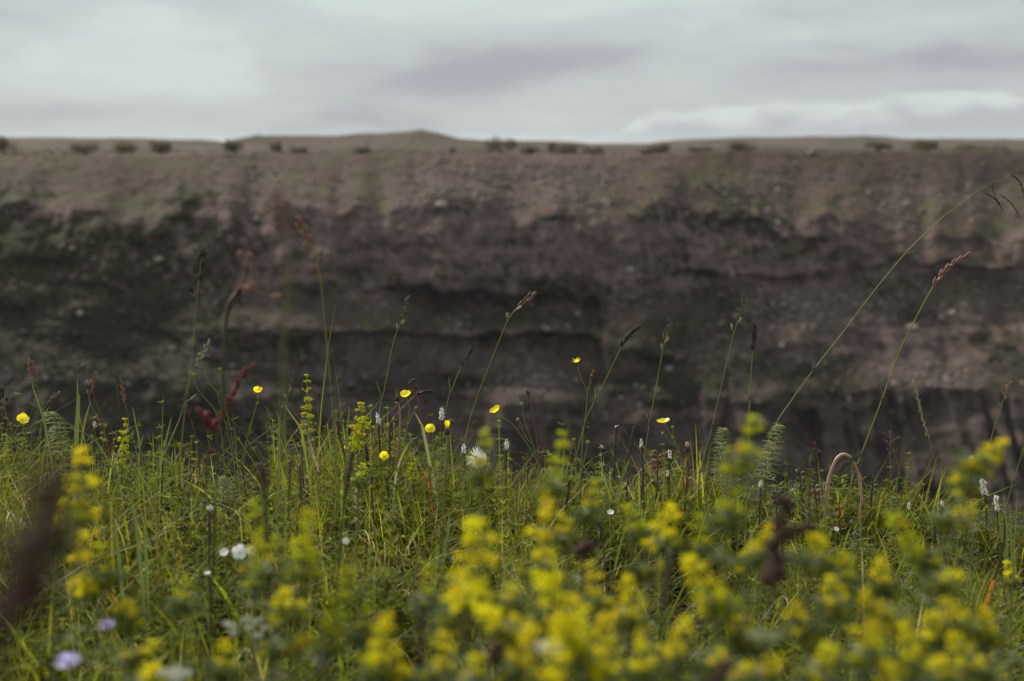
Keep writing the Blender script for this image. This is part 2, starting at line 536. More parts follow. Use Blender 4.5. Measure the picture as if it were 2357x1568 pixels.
def build_gorge_floor():
    xs = np.linspace(-260, 260, 60)
    ys = np.linspace(1.0, 140, 50)
    g = np.array([[(x, y, -44 + 1.2 * float(fbm(x / 14, y / 14, 0, 3, 5))) for x in xs] for y in ys])
    nr, nc = g.shape[:2]
    i = np.arange(nr - 1)[:, None] * nc + np.arange(nc - 1)[None]
    q = np.stack([i, i + 1, i + nc + 1, i + nc], -1).reshape(-1, 4)
    T = np.zeros((nr * nc, 3)); T[:, 1] = 0.4; T[:, 2] = 0.5
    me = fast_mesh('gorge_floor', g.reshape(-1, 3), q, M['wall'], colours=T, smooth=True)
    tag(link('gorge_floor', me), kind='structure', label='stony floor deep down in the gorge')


build_gorge_floor()

# --- rocks lying on the far slopes
ICO_V = None


def ico(sub=0):
    import bmesh
    b = bmesh.new()
    bmesh.ops.create_icosphere(b, subdivisions=sub + 1, radius=1.0)
    v = np.array([x.co[:] for x in b.verts]); f = np.array([[x.index for x in g.verts] for g in b.faces])
    b.free()
    return v, f


ICO0 = ico(0)
ICO1 = ico(1)
M['rock'] = simple_mat('weathered_rock', (0.20, 0.156, 0.142), 0.9, 0.2, 0.5, 1.5)
M['pale_rock'] = simple_mat('pale_rock', (0.30, 0.25, 0.225), 0.9, 0.2, 0.4, 1.5)


def rocks_on_slopes():
    nr, nc = wallP.shape[:2]
    ok = (wall_kind == 0)
    w = np.zeros((nr, nc))
    w[:] = 0.04
    w[ok] = wall_tint[ok][..., 2] ** 2 + 0.03
    w[:, (plat_xs < -400) | (plat_xs > 2780)] = 0
    w[wall_py > 960] = 0
    w[:6] = 0
    w = w.ravel() / w.sum()
    pick = RNG.choice(nr * nc, 4600, p=w)
    P = wallP.reshape(-1, 3)[pick]
    V0, F0 = ICO0
    s = 0.07 + 0.22 * RNG.random(len(P)) ** 4
    n = len(P)
    jit = 1 + 0.35 * RNG.standard_normal((n, len(V0), 1)).clip(-1.5, 1.5)
    sc = s[:, None, None] * np.array([1.0, 1.0, 0.7]) * (0.8 + 0.5 * RNG.random((n, 1, 3)))
    V = V0[None] * jit * sc + P[:, None] + np.array([0, 0, 0.05])
    Fq = (F0[None] + (np.arange(n) * len(V0))[:, None, None]).reshape(-1, 3)
    me = fast_mesh('scree', V.reshape(-1, 3), None, M['rock'], tris=Fq)
    tag(link('scree', me), kind='stuff', label='loose stones scattered over the far slopes of the gorge', cat='scree')
    # scrub: dark low cushions and leafy clumps
    w = (wall_tint[..., 1] - 0.25).clip(0) ** 1.5 * (wall_kind[:, None] == 0) + 0.02 * (wall_kind[:, None] == 1)
    w = np.array(w)
    w[:, (plat_xs < -400) | (plat_xs > 2780)] = 0
    w[wall_py > 1000] = 0
    w = w.ravel() / w.sum()
    pick = RNG.choice(nr * nc, 3600, p=w)
    P = wallP.reshape(-1, 3)[pick]
    m = 26
    s = 0.14 + 0.34 * RNG.random(len(P)) ** 2
    d = RNG.standard_normal((len(P), m, 3)); d /= np.linalg.norm(d, axis=-1, keepdims=True)
    d[..., 2] = np.abs(d[..., 2]) * 0.7
    C = P[:, None] + d * s[:, None, None] * RNG.random((len(P), m, 1)) ** 0.4
    leafs(C.reshape(-1, 3), 0.07, 'scrub', M['scrub'], 'low dark scrub growing on the gorge ledges', 'scrub')


def leafs(C, size, name, mat, label, cat):
    n = len(C)
    a = RNG.standard_normal((n, 3)); a /= np.linalg.norm(a, axis=1, keepdims=True)
    b = np.cross(a, RNG.standard_normal((n, 3))); b /= np.linalg.norm(b, axis=1, keepdims=True)
    s = size * (0.6 + 0.8 * RNG.random((n, 1)))
    V = np.stack([C - a * s, C + b * s * .6, C + a * s, C - b * s * .6], 1).reshape(-1, 3)
    q = np.arange(4 * n).reshape(-1, 4)
    me = fast_mesh(name, V, q, mat)
    return tag(link(name, me), label, cat, kind='stuff')


M['scrub'] = leaf_mat('scrub_leaves', (0.024, 0.027, 0.013), 0.25, 0.7, 0.2, 0.5, scale=3.0)
M['bush'] = leaf_mat('bush_leaves', (0.115, 0.098, 0.058), 0.25, 0.7, 0.2, 0.5, scale=3.0)
M['bark'] = simple_mat('grey_bark', (0.10, 0.085, 0.07), 0.9, 0.2, 0.4, 6.0)
rocks_on_slopes()


def wall_point(px, py):
    j = int(np.argmin(np.abs(plat_xs - px)))
    i = int(np.argmin(np.abs(wall_py[:, j] - py)))
    return wallP[i, j]


def build_boulders():
    spots = [(365, 600, 0.42, 'pale boulder sitting alone in the dark shaded flank of the gorge wall'),
             (196, 721, 0.34, 'pale boulder on the dark ledge below the lone pale boulder'),
             (590, 505, 0.40, 'pinkish boulder on the slope above the pale lone boulder'),
             (1015, 470, 0.55, 'grey slab of rock at the head of the central cliff'),
             (1395, 470, 0.50, 'grey boulder perched on the cliff edge over the dark crag'),
             (1450, 622, 0.36, 'small pale boulder at the foot of the dark crag'),
             (1680, 632, 0.40, 'pinkish boulder at the brink of the deepest dark overhang'),
             (1800, 795, 0.34, 'pale boulder half way down the long scree fan'),
             (2105, 760, 0.55, 'large pale boulder at the crest of the lower scree fan'),
             (1870, 345, 0.45, 'grey boulder on the heath just under the far rim'),
             (2085, 470, 0.40, 'mauve grey boulder on the upper scree beneath the shrubby rim'),
             (1540, 850, 0.35, 'pale boulder on the scree above the columned lower cliff')]
    V0, F0 = ICO1
    for px, py, s, lab in spots:
        p = wall_point(px, py)
        v = V0 * (1 + 0.22 * RNG.standard_normal((len(V0), 1)).clip(-1.3, 1.3)) * np.array([1.2, 1.0, 0.75]) * s * 0.8
        o = mesh_obj('boulder', v, F0.tolist(), M['pale_rock'], None, False, tuple(p + np.array([0, -0.1, 0.1])))
        tag(o, lab, 'boulder', 'boulders on the far wall of the gorge')


build_boulders()


def tube(path, radii, n=6, cap=True):
    """verts, faces of a tapered tube along a polyline"""
    path = np.asarray(path, float)
    k = len(path)
    radii = np.broadcast_to(np.asarray(radii, float), (k,))
    t = np.gradient(path, axis=0)
    t /= np.linalg.norm(t, axis=1, keepdims=True) + 1e-12
    ref = np.array([0.0, 1.0, 0.0]) if abs(t[0, 1]) < 0.9 else np.array([1.0, 0, 0])
    a = np.cross(t, ref); a /= np.linalg.norm(a, axis=1, keepdims=True) + 1e-12
    b = np.cross(t, a)
    th = np.linspace(0, 2 * math.pi, n, endpoint=False)
    v = path[:, None] + radii[:, None, None] * (np.cos(th)[None, :, None] * a[:, None] + np.sin(th)[None, :, None] * b[:, None])
    v = v.reshape(-1, 3)
    f = []
    for i in range(k - 1):
        for j in range(n):
            f.append((i * n + j, i * n + (j + 1) % n, (i + 1) * n + (j + 1) % n, (i + 1) * n + j))
    if cap:
        f.append(tuple(range(n - 1, -1, -1)))
        f.append(tuple((k - 1) * n + j for j in range(n)))
    return v, f


class MB:
    def __init__(self):
        self.v, self.f, self.n = [], [], 0

    def add(self, v, f):
        v = np.asarray(v, float)
        self.v.append(v)
        for g in f:
            self.f.append(tuple(int(i) + self.n for i in g))
        self.n += len(v)
        return self

    def build(self, name, mat, parent=None, origin=None, smooth=True):
        v = np.concatenate(self.v)
        if origin is not None:
            v = v - np.asarray(origin)
        return mesh_obj(name, v, self.f, mat, parent, smooth)


def build_bushes():
    B = [(14, 357, 56, 38, 162, 'dark shrub cut by the edge of the picture on the far rim'),
         (196, 357, 50, 26, 160, 'low double shrub on the far rim next to the cut-off shrub'),
         (300, 355, 66, 26, 163, 'broad low shrub beside the single round shrub on the far rim'),
         (370, 350, 42, 32, 166, 'single round dark shrub standing clear on the far rim'),
         (536, 354, 50, 28, 163, 'dark shrub in front of the dip before the knoll'),
         (632, 345, 28, 26, 172, 'small pointed shrub at the foot of the knoll'),
         (690, 354, 46, 14, 166, 'flat shrub patch on the turf under the long side of the knoll'),
         (832, 357, 40, 16, 160, 'low shrub on the rim below the summit of the knoll'),
         (1041, 346, 16, 12, 168, 'tiny shrub under the steep end of the knoll'),
         (1156, 349, 74, 32, 166, 'largest dense dark shrub just past the steep end of the knoll'),
         (1218, 361, 44, 18, 158, 'low olive shrub in front of the largest shrub'),
         (1272, 340, 20, 22, 172, 'slim upright shrub breaking the skyline past the largest shrub'),
         (1300, 352, 60, 24, 162, 'olive shrub beside the slim upright shrub'),
         (1366, 355, 44, 18, 160, 'small shrub at the notch where the far hill begins'),
         (1486, 350, 24, 12, 166, 'tiny shrub near the start of the long far hill'),
         (1518, 354, 44, 22, 160, 'compact shrub below the start of the long far hill'),
         (1612, 355, 62, 14, 161, 'long flat shrub under the crest of the far hill'),
         (1706, 358, 62, 22, 160, 'bushy olive shrub below the middle of the far hill'),
         (2018, 343, 54, 22, 172, 'dark shrub under the far end of the far hill'),
         (2132, 346, 82, 26, 170, 'wide flat-topped dark shrub past the end of the far hill'),
         (2262, 344, 100, 16, 174, 'long dark hedge-like shrub close to the picture edge on the far rim')]
    for px, py, w, h, Y, lab in B:
        p = at(px, py, Y)
        x = float(p[0])
        z = plateau_z(x, Y)
        s = Y / F
        w, h = w * s * 1.2, h * s * 1.3
        r = thing('shrub', lab, 'shrub', (x, Y, z), 'shrubs along the far rim')
        b = MB()
        for k in range(5):
            e = np.array([(random.random() - .5) * w * .7, (random.random() - .5) * w * .5, h * (.5 + .35 * random.random())])
            b.add(*tube([(e[0] * .15, e[1] * .15, -0.12), e * .5 + np.array([0, 0, .05]), e], [0.05, 0.035, 0.012], 5))
        b.build('trunk', M['bark'], r)
        nl = 8
        cs = np.stack([RNG.uniform(-.36, .36, nl) * w, RNG.uniform(-.3, .3, nl) * w, RNG.uniform(.34, .62, nl) * h], 1)
        m = int(220 + 520 * min(2.2, w * h / 3))
        ci = RNG.integers(0, nl, m)
        d = RNG.standard_normal((m, 3)); d /= np.linalg.norm(d, axis=1, keepdims=True)
        C = cs[ci] + d * np.array([.20 * w, .20 * w, .33 * h]) * RNG.random((m, 1)) ** .35
        C[:, 2] = C[:, 2].clip(0.03, h)
        a = RNG.standard_normal((m, 3)); a /= np.linalg.norm(a, axis=1, keepdims=True)
        q = np.cross(a, RNG.standard_normal((m, 3))); q /= np.linalg.norm(q, axis=1, keepdims=True)
        sz = (0.07 + 0.07 * RNG.random((m, 1)))
        V = np.stack([C - a * sz, C + q * sz * .6, C + a * sz, C - q * sz * .6], 1).reshape(-1, 3)
        me = fast_mesh('crown', V, np.arange(4 * m).reshape(-1, 4), M['bush'])
        link('crown', me, r)


build_bushes()


def build_moor():
    """low tussocks over the far plateau, too many and too small to tell apart"""
    n = 2600
    Y = 156 + 130 * RNG.random(n) ** 1.6
    px = RNG.uniform(-300, 2650, n)
    X = (px - W / 2) / F * Y
    keep = RNG.random(n) < 0.5 + 0.7 * fbm(X / 9.0, Y / 16.0, 0, 3, 111)
    X, Y = X[keep], Y[keep]
    z = np.array([plateau_z(x, y) for x, y in zip(X, Y)])
    m = 22
    s = 0.18 + 0.45 * RNG.random(len(X)) ** 2.5
    d = RNG.standard_normal((len(X), m, 3)); d /= np.linalg.norm(d, axis=-1, keepdims=True)
    d[..., 2] = np.abs(d[..., 2]) * 0.55
    C = np.stack([X, Y, z], -1)[:, None] + d * s[:, None, None] * np.array([1.6, 1.3, 1.0]) * RNG.random((len(X), m, 1)) ** 0.4
    leafs(C.reshape(-1, 3), 0.11, 'moor_tussocks', M['bush'], 'low heath tussocks covering the far plateau', 'tussocks')


build_moor()

# ------------------------------------------------------------------ the meadow on the near rim
from mathutils import Vector, Quaternion, Matrix


def edge_y(x):
    return 2.50 + 0.10 * fbm(np.asarray(x) / 1.1, 0.0, 0, 3, 201) - 0.03 * np.clip(np.asarray(x), -3, 3)


def ground_z(x, y):
    x = np.asarray(x, float); y = np.asarray(y, float)
    z = 0.022 * fbm(x / 0.55, y / 0.55, 0, 4, 211) + 0.03 * fbm(x / 3.0, y / 3.0, 0, 2, 215)
    z = z - 0.02 * np.clip(x, -2, 2)
    t = np.clip(y - edge_y(x), 0, None)
    return z - 1.15 * t ** 1.5 / (t + 0.12) ** 0.5 - 0.05 * t


def build_ground():
    xs = np.concatenate([np.geomspace(-240, -4.2, 26), np.arange(-4.0, 4.001, 0.05), np.geomspace(4.2, 240, 26)])
    ys = np.concatenate([-np.geomspace(60, 0.3, 12), np.arange(0, 3.6, 0.04), np.geomspace(3.65, 26, 34)])
    X, Y = np.meshgrid(xs, ys)
    Z = ground_z(X, Y)
    steep = np.clip(Y - 6, 0, None)
    Z -= 0.9 * steep
    Z += 0.5 * fbm(X / 3.0, Y / 3.0, 0, 3, 221) * np.clip((Y - 4) / 4, 0, 1)
    V = np.stack([X, Y, Z], -1)
    nr, nc = V.shape[:2]
    i = np.arange(nr - 1)[:, None] * nc + np.arange(nc - 1)[None]
    q = np.stack([i, i + 1, i + nc + 1, i + nc], -1).reshape(-1, 4)
    M['soil'] = simple_mat('mossy_soil', (0.045, 0.040, 0.022), 0.95, 0.1, 0.8, 25.0)
    me = fast_mesh('meadow_ground', V.reshape(-1, 3), q, M['soil'], smooth=True)
    tag(link('meadow_ground', me), kind='structure', label='mossy soil of the meadow on the near rim')


build_ground()

M['grass'] = leaf_mat('grass_blade', None, 0.44, 0.5, 0.12, 0.3, tint=True, scale=90.0)
M['herb'] = leaf_mat('herb_leaf', None, 0.40, 0.6, 0.05, 0.3, tint=True, scale=120.0)


def canopy(x):
    return np.interp(x, [-3, -0.9, -0.35, 0.2, 0.55, 0.95, 3], [0.235, 0.23, 0.205, 0.185, 0.155, 0.130, 0.13])


def blade_arrays(P, h, w, az, bend, lean, tint, k=5):
    """ribbons that taper and bend over; P (n,3)"""
    n = len(P)
    t = np.linspace(0, 1, k)[None, :]
    d = np.stack([np.cos(az), np.sin(az), 0 * az], -1)
    side = np.stack([-np.sin(az + 0.5), np.cos(az + 0.5), 0 * az], -1)
    fwd = h[:, None] * (lean[:, None] * t + bend[:, None] * t ** 2.2)
    up = h[:, None] * (t - 0.42 * bend[:, None] * t ** 2.4)
    C = P[:, None] + d[:, None] * fwd[..., None]
    C[..., 2] += up
    ww = 0.5 * w[:, None] * np.sqrt(np.clip(1 - t ** 1.7, 0, 1)) * (0.55 + 0.45 * np.clip(t * 5, 0, 1))
    ww[:, -1] = 0.04 * w
    fold = np.zeros_like(C); fold[..., 2] = ww * 0.5
    L = C + side[:, None] * ww[..., None] + fold
    R = C - side[:, None] * ww[..., None] + fold
    V = np.stack([L, R], 2).reshape(n, 2 * k, 3)
    i = np.arange(k - 1) * 2
    q = np.stack([i, i + 1, i + 3, i + 2], -1)
    Q = (q[None] + (np.arange(n) * 2 * k)[:, None, None]).reshape(-1, 4)
    T = np.repeat(tint[:, None], 2 * k, 1).reshape(-1, 3)
    return V.reshape(-1, 3), Q, T


GREENS = np.array([(0.125, 0.128, 0.010), (0.185, 0.178, 0.016), (0.058, 0.070, 0.008), (0.155, 0.148, 0.014), (0.215, 0.195, 0.034)])
STRAW = np.array([(0.30, 0.25, 0.13), (0.22, 0.17, 0.09), (0.16, 0.10, 0.05), (0.23, 0.08, 0.035)])


def pick_tints(n, straw=0.06):
    t = GREENS[RNG.choice(len(GREENS), n, p=[.3, .25, .2, .15, .1])].copy()
    m = RNG.random(n) < straw
    t[m] = STRAW[RNG.choice(4, m.sum(), p=[.4, .3, .2, .1])]
    return t * (0.60 + 0.95 * RNG.random((n, 1)))


def scatter(n, x0, x1, y0, y1, patch=True):
    P = np.stack([RNG.uniform(x0, x1, 3 * n), RNG.uniform(y0, y1, 3 * n)], 1)
    P = P[P[:, 1] < edge_y(P[:, 0]) + 0.14]
    if patch:
        keep = RNG.random(len(P)) < 0.40 + 1.2 * fbm(P[:, 0] / 0.13, P[:, 1] / 0.13, 0, 3, 231)
        P = P[keep]
    P = P[:n]
    return np.concatenate([P, ground_z(P[:, 0], P[:, 1])[:, None] - 0.005], 1)


def build_turf():
    parts = []
    for n, x0, x1, y0, y1, wmul in ((33000, -1.45, 1.45, 1.0, 2.68, 1.0), (11000, -1.3, 1.3, 0.35, 1.0, 1.0), (8000, -4, -1.45, 0.8, 2.7, 2.0), (8000, 1.45, 4, 0.8, 2.7, 2.0)):
        P = scatter(n, x0, x1, y0, y1)
        m = len(P)
        hc = canopy(P[:, 0])
        h = hc * (0.34 + 0.60 * RNG.random(m) ** 1.4) * np.clip(1.02 + 0.55 * fbm(P[:, 0] / 0.11, P[:, 1] / 0.11, 0, 3, 237), 0.35, 1.5)
        tall = RNG.random(m) < np.interp(P[:, 0], [-1, -0.3, 0.3, 1], [0.05, 0.035, 0.03, 0.028])
        h[tall] *= 1.3 + 0.5 * RNG.random(tall.sum())
        h = np.minimum(h, np.where(P[:, 1] < 1.25, 0.24, 0.9))
        w = (0.0017 + 0.0030 * RNG.random(m) ** 2) * wmul
        w[tall] *= 0.55
        fat = RNG.random(m) < 0.035
        w[fat] *= 1.6
        az = RNG.uniform(0, 2 * math.pi, m)
        bend = 0.10 + 0.75 * RNG.random(m) ** 1.8
        lean = 0.10 + 0.30 * RNG.random(m)
        parts.append(blade_arrays(P, h, w, az, bend, lean, pick_tints(m)))
    P = scatter(3800, -1.4, 1.4, 1.1, 2.62)
    m = len(P)
    parts.append(blade_arrays(P, canopy(P[:, 0]) * (0.6 + 0.5 * RNG.random(m)), 0.0038 + 0.0040 * RNG.random(m), RNG.uniform(0, 6.28, m), 0.1 + 0.5 * RNG.random(m) ** 1.5,
                              0.08 + 0.25 * RNG.random(m), pick_tints(m, 0.02) * np.array([.8, .9, .8]), 6))
    V, Q, T, o = [], [], [], 0
    for v, q, t in parts:
        V.append(v); Q.append(q + o); T.append(t); o += len(v)
    me = fast_mesh('grass', np.concatenate(V), np.concatenate(Q), M['grass'], colours=np.concatenate(T), smooth=True)
    tag(link('grass', me), 'green meadow grass covering the near rim of the gorge', 'grass', kind='stuff')
    # dead thatch lying between the living blades, its pale curls doubling as painted highlights
    P = scatter(5500, -1.5, 1.5, 1.0, 2.66, False)
    m = len(P)
    P[:, 2] += canopy(P[:, 0]) * RNG.uniform(0.0, 0.75, m)
    pale = np.array([(0.30, 0.25, 0.13), (0.40, 0.36, 0.22), (0.20, 0.15, 0.08), (0.14, 0.09, 0.05)])
    v, q, t = blade_arrays(P, 0.02 + 0.07 * RNG.random(m), 0.0009 + 0.0009 * RNG.random(m), RNG.uniform(0, 6.28, m), 0.8 + 1.3 * RNG.random(m),
                           0.3 + 0.8 * RNG.random(m), pale[RNG.integers(0, 4, m)] * (0.6 + 0.6 * RNG.random((m, 1))), 5)
    me = fast_mesh('dead_grass', v, q, M['grass'], colours=t, smooth=True)
    tag(link('dead_grass', me), 'dry straw lying between the green blades of the meadow', 'dead grass', kind='stuff')
    return np.concatenate(V)


turf_V = build_turf()


def build_undergrowth():
    """sprigs: a short stem with whorls of narrow leaves, and low leafy herbs"""
    def sprigs(n, x0, x1, y0, y1, nodes, per, L, wl, hmul, cols, seed):
        P = scatter(n, x0, x1, y0, y1)
        m = len(P)
        h = canopy(P[:, 0]) * (hmul * (0.6 + 0.5 * RNG.random(m))) * np.clip(0.95 + 0.6 * fbm(P[:, 0] / 0.12, P[:, 1] / 0.12, 0.5 * seed, 3, 239), 0.3, 1.35)
        h = np.minimum(h, np.where(P[:, 1] < 1.25, 0.20, 0.9))
        az = RNG.uniform(0, 6.28, m); ln = 0.25 * RNG.random(m)
        f = (np.arange(nodes) + 0.7) / nodes
        C = P[:, None] + np.stack([np.cos(az)[:, None] * ln[:, None] * h[:, None] * f ** 1.5, np.sin(az)[:, None] * ln[:, None] * h[:, None] * f ** 1.5, h[:, None] * f + 0 * az[:, None]], -1)
        ang = RNG.uniform(0, 6.28, (m, nodes, 1)) + np.arange(per) * 6.283 / per + RNG.normal(0, .25, (m, nodes, per))
        up = RNG.normal(0.35, 0.35, (m, nodes, per))
        d = np.stack([np.cos(ang) * np.cos(up), np.sin(ang) * np.cos(up), np.sin(up)], -1)
        l = L * (0.6 + 0.6 * RNG.random((m, nodes, per, 1))) * (1.15 - 0.5 * f)[None, :, None, None]
        s = np.stack([-np.sin(ang), np.cos(ang), 0 * ang], -1) * wl * (l / L)
        A = C[:, :, None] + 0 * l
        B = A + d * l * 0.5 + s; D = A + d * l * 0.5 - s; E = A + d * l
        E[..., 2] -= l[..., 0] * 0.12
        V = np.stack([A, B, E, D], 3).reshape(-1, 3)
        k = m * nodes * per
        Q = np.arange(4 * k).reshape(-1, 4)
        t = cols[RNG.integers(0, len(cols), m)] * (0.7 + 0.6 * RNG.random((m, 1)))
        T = np.repeat(t, nodes * per * 4, 0)
        # the stems themselves
        tv, tq, tt = blade_arrays(P, h * 1.02, np.full(m, 0.0016), az, np.full(m, 0.02), ln, t, 4)
        return [(V, Q, T), (tv, tq, tt)]

    needle = np.array([(0.130, 0.135, 0.016), (0.185, 0.178, 0.034), (0.080, 0.092, 0.012)])
    grey = np.array([(0.17, 0.19, 0.125), (0.20, 0.215, 0.155), (0.12, 0.145, 0.08)])
    broad = np.array([(0.105, 0.122, 0.014), (0.068, 0.084, 0.010), (0.150, 0.160, 0.022)])
    bright = np.array([(0.190, 0.195, 0.018), (0.240, 0.230, 0.036), (0.150, 0.165, 0.014)])
    packs = []
    packs += sprigs(5200, -1.35, 1.35, 1.0, 2.64, 9, 8, 0.014, 0.0010, 0.86, needle, 1)
    packs += sprigs(1300, -1.35, 1.35, 1.2, 2.64, 8, 6, 0.013, 0.0020, 0.95, bright, 6)
    packs += sprigs(420, -0.2, 1.3, 1.2, 2.55, 8, 7, 0.016, 0.0022, 0.85, grey, 2)
    packs += sprigs(3000, -1.35, 1.35, 1.0, 2.62, 7, 4, 0.027, 0.0052, 0.80, broad, 3)
    packs += sprigs(700, -1.35, 0.3, 1.2, 2.3, 5, 5, 0.036, 0.0075, 0.72, broad * .8, 8)
    packs += sprigs(900, -4, -1.35, 0.9, 2.6, 6, 6, 0.018, 0.0018, 0.8, needle, 4)
    packs += sprigs(900, 1.35, 4, 0.9, 2.6, 6, 6, 0.018, 0.0018, 0.8, needle, 5)
    V, Q, T, o = [], [], [], 0
    for v, q, t in packs:
        V.append(v); Q.append(q + o); T.append(t); o += len(v)
    me = fast_mesh('undergrowth', np.concatenate(V), np.concatenate(Q), M['herb'], colours=np.concatenate(T))
    tag(link('undergrowth', me), 'low leafy herbs and mossy sprigs between the grass', 'undergrowth', kind='stuff')


build_undergrowth()

M['dew'] = simple_mat('dew_drop', (0.85, 0.88, 0.88), 0.08, 0.9, 0.0)  # clear drops coloured white, so the glint is in the base colour


def build_dew():
    idx = RNG.choice(len(turf_V), 26000)
    P = turf_V[idx]
    P = P[(P[:, 1] > 1.5) & (np.abs(P[:, 0]) < 1.2) & (P[:, 2] > 0.07)]
    P = P[RNG.random(len(P)) < np.interp(P[:, 0], [-1, 0, 0.3, 1], [.25, .25, .6, .6])]
    V0, F0 = ICO0
    r = 0.0004 + 0.0008 * RNG.random(len(P)) ** 3
    V = V0[None] * r[:, None, None] + P[:, None]
    Fq = (F0[None] + (np.arange(len(P)) * len(V0))[:, None, None]).reshape(-1, 3)
    me = fast_mesh('dew', V.reshape(-1, 3), None, M['dew'], tris=Fq, smooth=True)
    tag(link('dew', me), 'tiny dew drops sparkling on the grass', 'dew', kind='stuff')


build_dew()

# ------------------------------------------------------------------ plants, one by one
M['stem_green'] = leaf_mat('green_stem', (0.20, 0.20, 0.055), 0.15, 0.5, 0.35, 0.3)
M['stem_dark'] = leaf_mat('dark_stem', (0.055, 0.060, 0.025), 0.05, 0.5, 0.35, 0.3)
M['stem_red'] = leaf_mat('red_stem', (0.22, 0.055, 0.040), 0.12, 0.5, 0.35, 0.3)
M['stem_pink'] = leaf_mat('pink_stem', (0.38, 0.20, 0.14), 0.12, 0.5, 0.35, 0.3)
M['leaf'] = leaf_mat('plant_leaf', (0.085, 0.115, 0.030), 0.38, 0.5, 0.4, 0.3)
M['leaf_pale'] = leaf_mat('pale_leaf', (0.21, 0.23, 0.10), 0.35, 0.55, 0.3, 0.3)
M['yellow'] = leaf_mat('yellow_petal', (0.82, 0.70, 0.012), 0.35, 0.35, 0.5, 0.15, scale=200)
M['bedstraw'] = leaf_mat('bedstraw_floret', (0.64, 0.585, 0.006), 0.42, 0.6, 0.2, 0.35, scale=120)
M['bedstraw_bud'] = leaf_mat('bedstraw_bud', (0.44, 0.45, 0.008), 0.40, 0.6, 0.2, 0.35, scale=120)
M['bedstraw_old'] = leaf_mat('bedstraw_browning', (0.48, 0.41, 0.010), 0.35, 0.6, 0.2, 0.35, scale=120)
M['white'] = leaf_mat('white_petal', (0.72, 0.72, 0.68), 0.30, 0.6, 0.2, 0.1)
M['lilac'] = leaf_mat('lilac_petal', (0.52, 0.48, 0.70), 0.30, 0.6, 0.2, 0.2)
M['bulbil'] = leaf_mat('brown_bulbil', (0.085, 0.045, 0.032), 0.05, 0.5, 0.4, 0.5, scale=300)
M['husk'] = leaf_mat('brown_husk', (0.14, 0.085, 0.060), 0.12, 0.6, 0.3, 0.5, scale=250)
M['husk_dark'] = leaf_mat('dark_husk', (0.060, 0.045, 0.032), 0.10, 0.6, 0.3, 0.5, scale=250)
M['husk_pale'] = leaf_mat('pale_husk', (0.42, 0.37, 0.28), 0.30, 0.6, 0.3, 0.3, scale=250)
M['husk_pink'] = leaf_mat('pinkish_husk', (0.30, 0.18, 0.14), 0.25, 0.6, 0.3, 0.3, scale=250)
M['husk_green'] = leaf_mat('greenish_husk', (0.10, 0.11, 0.05), 0.20, 0.6, 0.3, 0.3, scale=250)
M['dock_red'] = leaf_mat('dark_red_dock', (0.17, 0.030, 0.028), 0.15, 0.6, 0.3, 0.5, scale=200)
M['dock_brown'] = leaf_mat('red_brown_dock', (0.075, 0.034, 0.022), 0.12, 0.6, 0.3, 0.6, scale=200)
M['seed_green'] = leaf_mat('green_seed', (0.30, 0.36, 0.06), 0.30, 0.5, 0.4, 0.3, scale=300)
M['orange'] = leaf_mat('orange_leaf', (0.34, 0.13, 0.025), 0.30, 0.5, 0.3, 0.3)

M['horsetail'] = leaf_mat('horsetail_green', (0.27, 0.30, 0.11), 0.30, 0.5, 0.3, 0.3)
LABELS = set()


def plant(name, label, cat, base, group=None):
    assert label not in LABELS, label
    n = len(label.split())
    assert 4 <= n <= 16, label
    LABELS.add(label)
    return thing(name, label, cat, base, group)


def catmull(P, n=6):
    P = np.asarray(P, float)
    E = np.concatenate([[2 * P[0] - P[1]], P, [2 * P[-1] - P[-2]]])
    out = []
    for i in range(1, len(E) - 2):
        for t in np.linspace(0, 1, n, endpoint=False):
            a, b, c, d = E[i - 1:i + 3]
            out.append(0.5 * (2 * b + (c - a) * t + (2 * a - 5 * b + 4 * c - d) * t * t + (3 * b - a - 3 * c + d) * t ** 3))
    out.append(P[-1])
    return np.array(out)


def stem_path(pts, Y, dY=None):
    """pts: sighted points from the top down; returns a smooth path from the ground up"""
    Ys = np.full(len(pts), Y) if dY is None else Y + np.linspace(dY, 0, len(pts))
    P = np.array([at(p[0], p[1], y) for p, y in zip(pts, Ys)])
    lo = P[-1]
    d = lo - P[-2]
    gz = float(ground_z(lo[0], lo[1])) - 0.008
    left = lo[2] - gz
    if left > 0.02:
        k = np.clip(d[0] / min(d[2], -1e-3) if d[2] < -1e-3 else 0, -0.8, 0.8)
        bx = lo[0] - 0.55 * k * left
        bx = np.clip(bx, lo[0] - 0.25, lo[0] + 0.25)
        by = min(lo[1] + random.uniform(-.02, .02), float(edge_y(bx)) + 0.06)
        bz = float(ground_z(bx, by)) - 0.008
        mid = np.array([lo[0] * .45 + bx * .55, lo[1] * .5 + by * .5, lo[2] * .5 + bz * .5])
        P = np.concatenate([P, [mid], [(bx, by, bz)]])
    return catmull(P[::-1], 7)


def quat(d, roll=0.0):
    q = Vector((0, 0, 1)).rotation_difference(Vector([float(c) for c in d]).normalized())
    return q @ Quaternion((0, 0, 1), roll)


def put(name, me, root, pos, d=(0, 0, 1), scale=1.0, roll=None, parent=None):
    o = bpy.data.objects.new(name, me)
    col.objects.link(o)
    o.parent = parent or root
    base = root.location
    off = Vector((0, 0, 0)) if parent is None else parent.location
    o.location = Vector([float(c) for c in pos]) - base - off
    o.rotation_mode = 'QUATERNION'
    o.rotation_quaternion = quat(d, random.uniform(0, 6.28) if roll is None else roll)
    o.scale = (scale,) * 3 if not hasattr(scale, '__len__') else tuple(scale)
    return o


